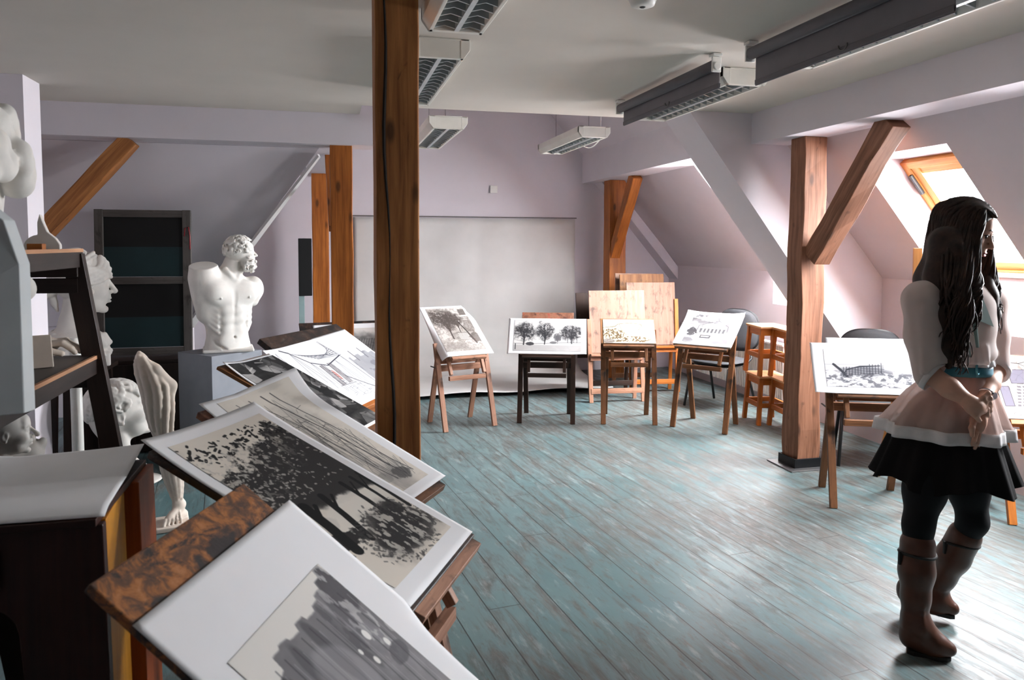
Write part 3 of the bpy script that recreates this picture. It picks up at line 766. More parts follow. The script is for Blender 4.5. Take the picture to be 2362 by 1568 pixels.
for z, x0, x1, nm in ((1.512, -1.345, -.985, 'top_shelf'), (1.075, -1.38, -.935, 'middle_shelf'), (.66, -1.42, -.87, 'bottom_shelf')):
    MB().box(L((x0+x1)/2, 2.84, z), (x1-x0, 1.17, .02)).build(nm, M_top, t, bevel=.002)
    MB().bar(L(x1+.006, 2.26, z-.028), L(x1+.006, 3.42, z-.028), .07, .02, (0, 0, 1)).build('shelf_apron', M_dk, t, bevel=.002)
    MB().bar(L(x1+.012, 2.26, z+.006), L(x1+.012, 3.42, z+.006), .014, .012, (0, 0, 1)).build('edge_strip', M_dkedge, t)

M_ped = plain('blue_grey_paint', rgb(128, 132, 140), .55, var=.05)
t = tag(MB().box((0, 0, .4), (.40, .385, .80)).build('pedestal', M_ped, bevel=.003), 'square blue-grey pedestal under the plaster torso', 'pedestal')
t.location = (-.725, 5.54, 0); t.rotation_euler = (0, 0, R_(42)); t.data.materials[0] = M_ped

M_frame = wood('grey_frame_wood', rgb(92, 87, 84), rgb(70, 65, 62), dirt_and_tint=rgb(50, 45, 43), rough=.7)
M_pblack = plain('panel_black', rgb(5, 5, 6), .8)
M_pteal = plain('panel_teal', rgb(8, 42, 46), .7)
t = thing('framed_panel', 'grey wooden frame holding black and dark teal bands, leaning behind the pedestal', 'panel', (-1.34, 6.12, .0), 0, rot=(R_(-3), 0, 0))
w, z0, z1 = .67, .70, 1.80
for x in (-w/2+.03, w/2-.03): MB().bar((x, 0, z0), (x, 0, z1), .06, .04, (1, 0, 0)).build('stile', M_frame, t, bevel=.003)
for z in (z0+.03, 1.265, z1-.03): MB().bar((-w/2+.06, 0, z), (w/2-.06, 0, z), .055, .036, (0, 0, 1)).build('rail', M_frame, t, bevel=.003)
for a, b, mt, nm in ((1.295, 1.52, M_pteal, 'teal_band'), (1.52, 1.745, M_pblack, 'black_band'), (.76, .99, M_pteal, 'teal_band'), (.99, 1.24, M_pblack, 'black_band')):
    MB().box((0, .008, (a+b)/2), (w-.11, .012, b-a)).build(nm, mt, t)
MB().tube([(w/2-.045, -.022, 1.6), (w/2-.04, -.022, 1.66), (w/2-.015, -.022, 1.67), (w/2-.005, -.021, 1.6), (w/2-.006, -.021, 1.5)], .004, 6).build('red_paint_drip', plain('red_paint', rgb(150, 30, 40), .4), t, smooth=True)
t = thing('dark_cabinet', 'low black cabinet under the framed panel, behind the plaster leg', 'cabinet', (-1.36, 6.12, 0))
MB().box((0, 0, .35), (.84, .34, .68)).build('body', M_dk, t, bevel=.004)
for s in (-1, 1):
    MB().box((s*.205, -.176, .35), (.39, .016, .62)).build('door', M_dk, t, bevel=.003); MB().box((s*.05, -.19, .40), (.015, .014, .08)).build('handle', M_black, t)
t = thing('cast_stand', 'dark wooden stand carrying the bust with the headband', 'stand', (-1.60, 5.55, 0))
for sx in (-1, 1):
    for sy in (-1, 1): MB().bar((sx*.15, sy*.14, 0), (sx*.13, sy*.12, .70), .04, .04, (1, 0, 0)).build('leg', M_dk, t, bevel=.002)
MB().box((0, 0, .715), (.36, .34, .03)).build('top', M_dk, t, bevel=.003)
MB().box((0, -.13, .66), (.28, .02, .07)).build('apron', M_dk, t)

M_tealp = plain('pale_teal_paint', rgb(140, 164, 164), .6)
t = thing('leaning_plank', 'narrow charred plank on a pale blue stick against the far wall', 'plank', (-.215, 8.1, 0), 0, rot=(R_(-2), 0, 0))
MB().bar((0, 0, 1.0), (0, 0, 1.60), .135, .03, (1, 0, 0)).build('dark_plank', M_pblack, t, bevel=.006)
MB().bar((-.04, .02, 0), (-.04, .02, 1.05), .055, .03, (1, 0, 0)).build('stick', M_tealp, t, bevel=.002)
t = tag(MB().tube([(0, 0, 0), (0, 0, 1.02)], .030, 16).build('white_pipe', M_white, smooth=True), 'thin white pipe standing behind the shelf stand', 'pipe'); t.location = (-1.36, 4.6, 0)

# near left stand with its sheet
M_mah = wood('mahogany_dark', rgb(64, 30, 22), rgb(40, 18, 14), rough=.4)
M_yel = wood('yellow_varnish', rgb(214, 150, 40), rgb(186, 118, 20), rough=.35)
M_org = wood('orange_varnish', rgb(178, 86, 34), rgb(140, 60, 20), rough=.4)
t = thing('wooden_stand', 'tall dark wooden stand at the left edge with a yellow side and arched cut-out', 'stand', (-.70, 1.86, 0))
def L(x, y, z): return Vector((x+.70, y-1.86, z))
arch = [(-.86, 0), (-.86, .80)]+[(-.69-.17*cos(a), .80+.06*sin(a)) for a in [pi*i/10 for i in range(1, 10)]]+[(-.56, .80), (-.52, .0)]
front = [(-.98, 0), (-.98, .975), (-.45, .975), (-.435, 0), (-.585, 0), (-.60, .6)]+[(-.74+.13*cos(a), .76+.08*sin(a)) for a in [pi*i/10 for i in range(0, 11)]]+[(-.88, 0)]
MB().poly([L(x, 1.66, z) for x, z in front], (0, .025, 0)).build('front_panel', M_mah, t, bevel=.003)
MB().poly([L(-.452, 1.69, .975), L(-.44, 1.69, 0), L(-.455, 1.90, 0), L(-.468, 1.90, .975)], (-.02, 0, 0)).build('side_panel', M_yel, t, bevel=.002)
MB().bar(L(-.455, 2.02, 0), L(-.47, 2.02, .975), .05, .16, (1, 0, 0)).build('rear_post', M_org, t, bevel=.003)
MB().box(L(-.72, 1.87, .982), (.52, .44, .016)).build('top', M_mah, t, bevel=.002)
MB().bar(L(-.83, 2.02, 0), L(-.86, 1.75, .95), .035, .025, (1, 0, 0)).build('brace', M_org, t, bevel=.002)
MB().box(L(-.955, 2.05, .49), (.03, .05, .97)).build('rear_post', M_mah, t, bevel=.002)
MB().box(L(-.655, 1.652, .90), (.035, .012, .085)).build('latch', M_steel, t, bevel=.004)

# grey display panel at the far left edge, with the plinth behind it
M_slab = plain('grey_panel_paint', rgb(198, 203, 204), .7, var=.05, scale=5)
t = thing('display_panel', 'pale grey panel edge cut off at the left border before the big plaster face', 'panel', (-.9, 1.58, 0))
def L(x, y, z): return Vector((x+.9, y-1.58, z))
m = MB(); m.poly([L(-.578, 1.70, 1.21), L(-.578, 1.70, 1.507), L(-.602, 1.70, 1.593), L(-.632, 1.70, 1.62), L(-.99, 1.55, 1.68), L(-.99, 1.55, 1.21)], (-.01, -.03, 0)); m.build('panel', M_slab, t, bevel=.002)
MB().bar(L(-1.02, 1.545, 0), L(-1.02, 1.545, 1.6), .05, .05, (1, 0, 0)).build('post', M_dk, t)
MB().box(L(-1.02, 1.545, .012), (.26, .18, .024)).build('foot', M_dk, t)
for z in (1.285, 1.50): MB().box(L(-.602, 1.689, z), (.008, .006, .008)).build('screw', M_black, t)
t = tag(MB().box((0, 0, .56), (.34, .34, 1.12)).build('plinth', M_ped, bevel=.003), 'grey plinth hidden at the left border under the big plaster face', 'plinth'); t.location = (-1.19, 2.08, 0)
# ------------------------------------------------------------------ drawings: painted into a colour attribute of a fine mesh
def vnoise(x, y, seed=0):
    r = np.random.default_rng(seed); T = r.random((256, 256))
    xi = np.floor(x).astype(int); yi = np.floor(y).astype(int); fx = x-xi; fy = y-yi
    fx = fx*fx*(3-2*fx); fy = fy*fy*(3-2*fy)
    g = lambda a, b: T[a % 256, b % 256]
    return (g(xi, yi)*(1-fx)+g(xi+1, yi)*fx)*(1-fy)+(g(xi, yi+1)*(1-fx)+g(xi+1, yi+1)*fx)*fy
def fbm(x, y, o=5, seed=0, g=.55):
    s = 0.; a = 1.; t = 0.
    for i in range(o): s = s+a*vnoise(x*2**i+17*i, y*2**i, seed+i); t += a; a *= g
    return s/t
def ss(a, b, x):
    t = np.clip((x-a)/(b-a), 0, 1); return t*t*(3-2*t)

class Art:
    def __init__(s, w, h, cell, paper):
        s.w, s.h = w, h; s.nx = max(8, int(w/cell)); s.ny = max(8, int(h/cell))
        s.x, s.y = np.meshgrid(np.linspace(0, 1, s.nx+1), np.linspace(0, 1, s.ny+1)); s.a = h/w
        s.Y = s.y*s.a; s.c = np.tile(np.array(paper, float)/255, s.x.shape+(1,)); s.cell = cell/w
    def ink(s, m, col):
        m = np.clip(m, 0, 1)[..., None]; s.c = s.c*(1-m)+np.array(col, float)/255*m; return s
    def line(s, pts, wd, col=(40, 40, 42), a=1.):
        """pts in (u, v) 0..1; wd as a fraction of the width"""
        m = np.zeros_like(s.x); wd = max(wd, s.cell*.9); so = s.cell*1.1
        for (x0, y0), (x1, y1) in zip(pts[:-1], pts[1:]):
            y0 *= s.a; y1 *= s.a; dx, dy = x1-x0, y1-y0; L = dx*dx+dy*dy+1e-12
            lo = (min(x0, x1)-wd-so, min(y0, y1)-wd-so); hi = (max(x0, x1)+wd+so, max(y0, y1)+wd+so)
            i0, i1 = max(0, int(lo[0]*s.nx)), min(s.nx+1, int(hi[0]*s.nx)+2); j0, j1 = max(0, int(lo[1]/s.a*s.ny)), min(s.ny+1, int(hi[1]/s.a*s.ny)+2)
            if i1 <= i0 or j1 <= j0: continue
            X = s.x[j0:j1, i0:i1]; Y = s.Y[j0:j1, i0:i1]
            t = np.clip(((X-x0)*dx+(Y-y0)*dy)/L, 0, 1); d = np.hypot(X-x0-t*dx, Y-y0-t*dy)
            m[j0:j1, i0:i1] = np.maximum(m[j0:j1, i0:i1], np.clip((wd/2+so/2-d)/so, 0, 1))
        return s.ink(m*a, col)
    def n(s, fx, fy=None, o=5, seed=0, g=.55): return fbm(s.x*fx, s.Y*(fy or fx), o, seed, g)
    def blob(s, cx, cy, rx, ry, rag=.35, f=9, seed=0, soft=.12):
        d = np.hypot((s.x-cx)/rx, (s.y-cy)/ry) + (s.n(f, f, 5, seed)-.5)*2*rag
        return 1-ss(1-soft, 1+soft, d)

SHEETC = (240, 240, 242)
M_sheet = plain('white_paper', rgb(*SHEETC), .75, var=.008, spec=.2)
def art_mat():
    t = NT('drawn_paper'); a = t.node('ShaderNodeVertexColor', layer_name='drawing'); t.base(a.outputs['Color'])
    t.b.inputs['Roughness'].default_value = .75; t.b.inputs['Specular IOR Level'].default_value = .2; return t.m
M_art = art_mat()

def grid_mesh(name, X, Y, Z, mat, parent, col=None):
    ny, nx = X.shape; P = np.stack([X, Y, Z], -1).reshape(-1, 3)
    i = np.arange((ny-1)*nx).reshape(ny-1, nx)[:, :-1].ravel()
    o = quads(name, P, np.stack([i, i+1, i+nx+1, i+nx], 1), mat, parent)
    if col is not None:
        c = np.ones((len(P), 4), np.float32); k = col.reshape(-1, 3)
        c[:, :3] = np.where(k <= .04045, k/12.92, ((k+.055)/1.055)**2.4)
        a = o.data.color_attributes.new('drawing', 'FLOAT_COLOR', 'POINT'); a.data.foreach_set('color', c.ravel())
    return o

def sheet(label, xy, phi, zb, tau, x0, x1, y0, y1, art=None, ax=0., ay=0., curl=None, lift=.001, spin=0., bare=False):
    """a paper sheet lying on an easel board: plane frame as for the easel; [x0,x1]x[y0,y1] on the board; art placed at ax, ay inside the sheet's own frame"""
    p = R_(phi)
    t = thing('mounted_drawing', label, 'drawing', (xy[0], xy[1], zb), rot=(tau, 0, p+pi/2), group='drawings shown on the easels')
    cz = curl or (lambda x, y: 0*x)
    ca, sa = cos(spin), sin(spin); mx, my = (x0+x1)/2, (y0+y1)/2
    def place(X, Y, dz):
        Z = cz(X, Y)+lift+dz; dx, dy = X-mx, Y-my
        return mx+dx*ca-dy*sa, my+dx*sa+dy*ca, Z
    if not bare:
        X, Y = np.meshgrid(np.linspace(x0, x1, 41), np.linspace(y0, y1, 41))
        o = grid_mesh('mat_sheet', *place(X, Y, 0), M_sheet, t)
        so = o.modifiers.new('solid', 'SOLIDIFY'); so.thickness = .0008
    if art is not None:
        X = ax-art.w/2+art.x*art.w; Y = ay+art.y*art.h
        o = grid_mesh('artwork', *place(X, Y, .0012), M_art, t, art.c)
        if bare: so = o.modifiers.new('solid', 'SOLIDIFY'); so.thickness = .001
    return t

# ---- the pictures -------------------------------------------------
K = (26, 25, 26)
def foliage_dots(A, mask, n, seed, r=(.006, .018), col=K, a=.9):
    g = np.random.default_rng(seed); k = 0
    while k < n:
        x, y = g.random(2)
        if mask(x, y) > g.random():
            q = g.uniform(*r); th = g.uniform(0, pi); e = g.uniform(.3, 1)
            A.line([(x-q*cos(th)*e, y-q*sin(th)*e/A.a), (x+q*cos(th)*e, y+q*sin(th)*e/A.a)], q, col, a); k += 1

def art_tree():                                  # big black trees
    A = Art(.39, .66, .0013, (224, 216, 204))
    A.ink(.25*ss(.5, .8, A.n(5, 5, 4, 3)), (190, 182, 172))
    n = A.n(10, 10, 6, 21, .66); top = .93-.06*(1-A.x)+.05*(A.n(3, 3, 3, 5)-.5)
    low = .37+.07*(1-A.x)+.08*(A.n(5, 5, 4, 8)-.5)
    depth = np.clip((top-A.y)/.40, -.3, 1)+.22*(A.x-.5)
    dens = depth*ss(-.03, .05, A.y-low)
    A.ink(ss(.46, .54, n*.80+dens*.95-.05)*ss(-.02, .03, A.y-low), K); A.ink(ss(.40, .55, n*.80+dens*.95-.05)*ss(-.02, .03, A.y-low)*.4, (96, 92, 90))
    f = A.n(30, 24, 4, 33, .62); A.ink(ss(.565, .62, f)*ss(.05, .3, dens)*ss(1.05, .3, depth+.35*A.x)*.75, (210, 204, 194))
    foliage_dots(A, lambda x, y: float(np.exp(-((y-.90)/.05)**2))*.7, 120, 4, (.008, .024)); foliage_dots(A, lambda x, y: float(.5 < y < .88)*(1.1-x), 240, 6, (.006, .018), (196, 190, 182), .7)
    # lit gap with trunks
    A.ink(A.blob(.56, .32, .42, .105, .3, 7, 9)*.95, (226, 220, 210)); A.ink(A.blob(.16, .34, .14, .05, .5, 8, 12)*.7, (205, 200, 192))
    for x0, x1, w in ((.74, .70, .045), (.88, .85, .035), (.985, .97, .04), (.46, .34, .06), (.24, .14, .09), (.05, .03, .06)):
        A.line([(x0, .47), ((x0+x1)/2+.01, .34), (x1, .20)], w, K); A.line([((x0+x1)/2, .36), (x0+.08, .45)], w*.4, K)
    for k in range(12): A.line([(.3+.05*k, .27+.01*(k % 3)), (.36+.05*k, .25+.012*(k % 4))], .006, (110, 106, 102), .6)
    A.ink(A.blob(.14, .25, .20, .05, .9, 16, 14)*.9, K)
    n2 = A.n(14, 14, 5, 44, .62); sh = A.blob(.62, .15, .37, .14, .35, 6, 15, .3)
    A.ink(ss(.34, .48, n2*.55+sh*.42-.10)*sh, (34, 32, 33)); A.ink(sh*.35, (70, 68, 68))
    A.ink(ss(.58, .66, A.n(26, 14, 4, 50))*sh*.75, (218, 212, 202))
    foliage_dots(A, lambda x, y: float(np.exp(-((np.hypot((x-.62)/.37, (y-.15)/.14)-1)/.16)**2)), 200, 8, (.006, .02), (60, 58, 58), .6)
    A.ink(.18*A.blob(.9, .06, .14, .05, .4, 9, 3), (150, 145, 138))
    return A
def art_ruin():                                  # grey ruined towers under a narrow strip of sky
    A = Art(.345, .40, .0012, (230, 227, 221))
    sx = np.array([0, .10, .12, .19, .20, .27, .285, .36, .37, .46, .475, .56, .57, .66, .675, .74, .75, .83, .84, .90, .91, .985, 1]); sy = np.array([.66, .70, .80, .82, .885, .885, .90, .89, .872, .868, .90, .90, .872, .872, .895, .895, .915, .92, .955, .955, .995, .995, .93])
    sky = np.interp(A.x, sx, sy)+.008*(A.n(24, 24, 3, 3)-.5)
    m = ss(.008, -.008, A.y-sky)
    g = A.n(4, 4, 5, 6); A.ink(m*(.70+.25*g), (104, 102, 106)); A.ink(m*ss(.45, .75, A.n(5, 3, 5, 2))*.6, (158, 156, 160))
    for x, w, y0, y1, c in ((.14, .06, .45, .80, 70), (.33, .05, .40, .86, 84), (.52, .05, .5, .88, 78), (.70, .05, .5, .88, 82), (.93, .11, .72, .99, 64), (.80, .04, .6, .90, 92)): A.ink(m*A.blob(x, (y0+y1)/2, w, (y1-y0)/2*1.05, .18, 8, int(x*90))*.6, (c, c-2, c+2))
    for k in range(9): A.line([(.10+.1*k, .08), (.13+.1*k, .55), (.15+.095*k, .84)], .010, (66, 64, 68), .55); A.line([(.14+.1*k, .08), (.165+.1*k, .80)], .005, (182, 180, 182), .5)
    A.ink(m*ss(.55, .64, A.n(22, 8, 4, 8))*ss(.62, .9, A.x)*ss(.35, .6, A.y)*.7, (206, 204, 204)); A.ink(m*A.blob(.45, .55, .18, .22, .2, 4, 9)*.45, (176, 174, 178))
    for x, y, r in ((.80, .62, .022), (.70, .52, .016), (.88, .52, .02), (.66, .60, .012)): A.ink(A.blob(x, y, r, r*1.3, .12, 5, 2), (240, 238, 234))
    A.ink(A.blob(.88, .45, .10, .05, .4, 9, 6)*.6, (84, 82, 86))
    A.line([(0, 0), (1, 0), (1, 1), (0, 1), (0, 0)], .004, (160, 156, 150), .7)
    return A
def art_pencil():                                # pale pencil lines of trunk and bridge
    A = Art(.36, .64, .0018, (226, 219, 208)); g = np.random.default_rng(5)
    A.ink(.35*ss(.45, .7, A.n(3, 8, 5, 2)), (186, 180, 172)); A.ink(.5*A.blob(.62, .35, .28, .42, .3, 4, 6, .4)*ss(.42, .62, A.n(5, 1.2, 5, 7)), (120, 118, 118))
    for k in range(70):
        x = .18+.72*g.random(); y0 = g.uniform(.1, .5); y1 = y0+g.uniform(.15, .45); b = g.uniform(-.12, .12)
        A.line([(x+b*(q/7)**2+.012*sin(q+k), y0+(y1-y0)*q/7) for q in range(8)], g.uniform(.003, .008), (62, 60, 60), g.uniform(.4, .9))
    for w, x in ((.018, .72), (.012, .55), (.010, .38), (.014, .85)):
        A.line([(x-.22, .95), (x-.12, .8), (x-.04, .6), (x, .4), (x+.03, .2), (x+.08, .08)], w, (62, 60, 62), .85)
    for k in range(26):
        x, y = .25+.5*g.random(), .45+.4*g.random(); A.line([(x, y), (x+g.uniform(-.15, .15), y+g.uniform(-.02, .07))], .005, (78, 76, 76), .7)
    A.ink(A.blob(.78, .10, .13, .05, .5, 14, 9)*.8, (90, 88, 88)); A.ink(A.blob(.4, .12, .2, .04, .5, 9, 9)*.35, (120, 118, 116))
    for k in range(14): A.line([(.62+.02*k, .05+.05*g.random()), (.6+.03*k, .16+.08*g.random())], .005, (60, 60, 60), .7)
    return A
def shards(A, n, seed, cols, ax=1.):
    g = np.random.default_rng(seed); P = g.random((n, 2)); P[:, 1] *= A.a
    wx = A.x+.03*(A.n(5, 5, 3, seed)-.5); wy = A.Y+.03*(A.n(5, 5, 3, seed+9)-.5)
    d = np.hypot((wx[..., None]-P[:, 0])*ax, wy[..., None]-P[:, 1]); o = np.sort(d, -1)[..., :2]; i = d.argmin(-1)
    v = g.random(n)[i]; return i, v, o[..., 1]-o[..., 0]
def art_stones():                                # dark heap of broken stones
    A = Art(.36, .62, .0018, (120, 116, 112))
    i, v, e = shards(A, 90, 4, None, 1.6)
    val = np.where(v > .8, .62, np.where(v > .5, .38, .16)) + .12*(A.n(8, 20, 4, 3)-.5)
    A.c = np.repeat(np.clip(val, .06, .8)[..., None], 3, -1)*np.array([1., .985, .975])
    A.ink(ss(.012, .0, e)*.9, (20, 19, 20)); A.ink(ss(.55, .7, A.n(2, 3, 4, 12))*.75, (34, 33, 35))
    g = np.random.default_rng(2)
    for k in range(34):
        x, y = g.random(2); th = g.uniform(-.6, .9); L = g.uniform(.05, .16)
        A.line([(x, y), (x+L*cos(th), y+L*sin(th)/A.a)], g.uniform(.01, .03), (188, 184, 180) if k % 3 == 0 else (26, 25, 27), .8)
    A.ink(ss(.16, .04, A.y)*.75*ss(.35, .6, A.n(3, 3, 4, 4)), (166, 162, 158)); A.ink(ss(.5, .8, A.x)*ss(.6, .9, A.y)*.4, (40, 40, 42))
    return A
def art_tent():                                  # open white awning in pen lines
    A = Art(.56, .50, .0016, (240, 240, 242)); B = (38, 40, 54); g = np.random.default_rng(3)
    L = lambda *p, w=.004, a=.9: A.line(list(p), w, B, a)
    L((.30, .90), (.42, .70), (.60, .60), (.93, .68), w=.012); L((.93, .68), (.86, .95), w=.006); L((.30, .90), (.22, .96), w=.016)
    for k in range(9):
        q = k/8; L((.33+.03*k, .88-.02*k), (.6+.045*k, .72-.006*k+.05*sin(q*3)), (.92-.01*k, .72+.028*k), w=.0045, a=.75)
    for x, y in ((.30, .90), (.42, .71), (.52, .64), (.66, .615), (.78, .64), (.93, .68)):
        for dx, dy in ((-.05, -.42), (.03, -.5), (.10, -.55)): L((x, y), (x+dx, max(.02, y+dy)), w=.0035, a=.7)
    L((.12, .93), (.04, .60)); L((.12, .93), (.17, .52)); L((.93, .68), (.98, .08), w=.005); L((.66, .4), (.82, .20), (.96, .04), w=.010)
    for x0, x1 in ((.47, .53), (.60, .66)):
        m = ((A.x > x0+.03*(A.y-.3)) & (A.x < x1+.03*(A.y-.3)) & (A.y > .30) & (A.y < .63)).astype(float)
        A.ink(m*.55*(.5+.9*A.n(40, 40, 3, 8)), (120, 112, 116)); L((x0, .3), (x0+.02, .63), w=.006); L((x1, .3), (x1+.02, .62), w=.006)
    for k in range(7): L((.53, .32+.035*k), (.56, .31+.035*k), w=.005)
    L((.44, .30), (.70, .28)); A.ink(A.blob(.565, .45, .02, .08, .2, 9, 3)*.7, (196, 120, 112))
    for k in range(16): x, y = .45+.3*g.random(), .08+.2*g.random(); L((x, y), (x+.06, y+g.uniform(-.03, .03)), w=.003, a=.5)
    return A
def art_roofs():
    A = Art(.36, .46, .0022, (238, 238, 240))
    sk = .52+.05*(np.floor(A.x*7) % 2)+.05*A.x+.02*(A.n(9, 9, 3, 3)-.5)
    m = ss(.01, -.01, A.y-sk)*ss(.10, .12, A.y); A.ink(m*(.6+.35*A.n(4, 4, 4, 5)), (148, 148, 154)); A.ink(m*ss(.55, .7, A.n(6, 6, 4, 8))*.5, (112, 112, 120))
    for x in (.2, .42, .72): A.line([(x, .5), (x, .68)], .028, (120, 120, 126))
    for k in range(8): A.line([(.2+.07*k, .7+.02*k), (.26+.06*k, .86)], .004, (190, 190, 192), .6)
    return A
def art_dune():                                  # dark hatched oval
    A = Art(.56, .30, .0035, (214, 210, 205))
    A.ink(A.blob(.5, .45, .46, .42, .3, 5, 3, .3)*(.4+.6*A.n(12, 20, 4, 4)), (74, 72, 72)); A.ink(A.blob(.45, .4, .2, .16, .4, 7, 5), (190, 186, 180))
    for k in range(22): A.line([(.05+.04*k, .2), (.16+.038*k, .62)], .008, (44, 42, 42), .6)
    return A
def tree(A, x, y0, h, r, seed, col=(74, 70, 68), squash=1., dens=.9):
    ya = A.a; cy = y0+h; g = np.random.default_rng(seed)
    A.line([(x, y0), (x+.006, y0+h*.4), (x-.004, cy)], r*.13, col, .95)
    for k in range(9):
        th = pi*(.08+.84*k/8); A.line([(x, y0+h*.30+h*.05*k/3), (x+r*.45*cos(th), cy+r*.2*sin(th)*squash/ya-.1*h), (x+r*.95*cos(th), cy+r*.75*sin(th)*squash/ya-.12*h)], r*.045, col, .85)
    m = A.blob(x, cy, r, r/ya*squash, .75, 8/r*.12, seed, .35); m = np.maximum(m, A.blob(x-.4*r, cy-.25*r/ya, r*.6, r*.45/ya*squash, .7, 8/r*.12, seed+3, .3))
    A.ink(m*ss(.38, .60, A.n(40, 40, 4, seed, .75))*dens, col); A.ink(m*ss(.3, .7, A.n(8, 8, 4, seed+5))*.40, col)
    for k in range(150):
        th = g.uniform(0, 2*pi); q = r*g.uniform(.1, 1.12); a, b = x+q*cos(th), cy+q*sin(th)*squash/ya; s_ = g.uniform(.008, .02); t0 = g.uniform(0, 6)
        A.line([(a+s_*cos(t0+i*1.1), b+s_*sin(t0+i*1.1)/ya) for i in range(5)], .004, col, .55)
def art_garden():
    A = Art(.37, .55, .0020, (200, 194, 188)); C = (78, 70, 66)
    A.ink(.6*ss(.4, .65, A.n(6, 6, 5, 4)), (150, 142, 136)); A.ink(.5*ss(.5, .62, A.n(30, 30, 4, 14)), (128, 120, 114)); A.ink(ss(.95, .99, A.y)*.4, (212, 206, 200))
    A.ink(A.blob(.26, .78, .36, .20, .55, 9, 4, .4)*ss(.35, .6, A.n(24, 24, 4, 7))*.85, C); A.ink(A.blob(.55, .70, .28, .16, .55, 9, 24, .4)*ss(.4, .62, A.n(26, 26, 4, 9))*.7, C)
    tree(A, .34, .28, .42, .27, 5, C); tree(A, .60, .38, .34, .17, 8, C)
    A.ink(((A.x > .80) & (A.x < .97) & (A.y > .82) & (A.y < .96)).astype(float)*.75, (92, 84, 80)); A.line([(.66, .76), (1, .77)], .014, C); A.line([(.68, .72), (1, .735)], .009, C); A.ink(((A.x > .7) & (A.y > .77) & (A.y < .82)).astype(float)*.5, (206, 200, 194))
    A.line([(.66, .66), (.74, .48), (.80, .34)], .030, (58, 52, 50)); A.line([(.78, .38), (.86, .17)], .05, C, .85)
    A.ink(((A.x > .50) & (A.x < .74) & (A.y > .25) & (A.y < .41)).astype(float)*.8, (214, 208, 202))
    for k in range(8): A.line([(.515+.03*k, .26), (.515+.03*k, .40)], .009, C, .85)
    for k in range(6): A.line([(.36+.026*k, .26), (.36+.026*k, .40)], .012, C, .75)
    A.line([(.48, .41), (.75, .41)], .014, C); A.line([(.5, .25), (.76, .245)], .009, C)
    A.ink(A.blob(.35, .12, .3, .08, .3, 6, 8)*.4, (132, 124, 118)); A.ink(A.blob(.92, .3, .14, .10, .5, 9, 6)*.6, C); A.ink(A.blob(.9, .55, .16, .14, .6, 9, 16)*.4, C); A.ink(ss(.20, .05, A.y)*.35, (146, 138, 132))
    return A
def art_trees():
    A = Art(.59, .315, .0022, (226, 225, 222)); C = (52, 51, 54)
    A.ink(ss(.24, .16, A.y)*.55, (150, 148, 148)); A.ink(ss(.2, .1, A.y)*ss(.5, .65, A.n(9, 9, 4, 3))*.5, (196, 194, 192))
    tree(A, .15, .20, .46, .155, 3, C, .95); tree(A, .46, .22, .42, .125, 6, C, 1.1); tree(A, .86, .25, .36, .14, 9, C, .85); tree(A, .65, .24, .20, .045, 12, (96, 95, 98), 1.4)
    A.ink(A.blob(.25, .23, .06, .05, .4, 12, 2)*.9, C); A.ink(A.blob(.59, .27, .05, .04, .4, 12, 4)*.7, (84, 83, 86))
    A.line([(0, .24), (.3, .235), (.6, .26), (1, .28)], .006, (80, 79, 82)); A.line([(.03, .05), (.03, .22)], .012, C)
    for k in range(4): A.line([(.80+.045*k, .27), (.80+.045*k, .45)], .008, C)
    A.line([(0, 0), (1, 0), (1, 1), (0, 1), (0, 0)], .006, (186, 184, 182)); return A
def art_cream():
    A = Art(.445, .295, .0018, (196, 188, 164)); B = (70, 54, 38); g = np.random.default_rng(8)
    L = lambda *p, w=.006, a=.95: A.line(list(p), w, B, a)
    L((.0, .64), (.12, .66), (.24, .70), (.30, .80), (.52, .84), (.74, .80), (.76, .70), w=.010); L((.32, .80), (.36, .55), (.48, .48), (.70, .56), (.74, .70)); L((.36, .52), (.44, .36), (.55, .28), (.62, .18), (.82, .04))
    L((.74, .40), (.80, .22), (.92, .10)); L((.54, .20), (.30, .22), (.06, .12)); L((.04, .5), (.28, .48), (.30, .34), w=.008)
    A.ink(ss(.47, .53, A.n(44, 44, 3, 5))*A.blob(.17, .40, .24, .20, .3, 6, 3), (92, 74, 50)); A.ink(ss(.49, .55, A.n(40, 40, 3, 7))*A.blob(.50, .17, .42, .12, .4, 7, 5), (92, 74, 50))
    A.ink(A.blob(.09, .09, .12, .10, .3, 5, 4)*.9, (122, 116, 112)); L((0, .02), (.35, .12), (.5, .05), w=.012, a=.7)
    for k in range(120): x, y = g.random(), .03+.75*g.random()**1.8; L((x, y), (x+g.uniform(-.015, .015), y+g.uniform(0, .03)), a=.7)
    for k in range(12): L((.05+.018*k, .66), (.05+.018*k, .74), a=.6)
    return A
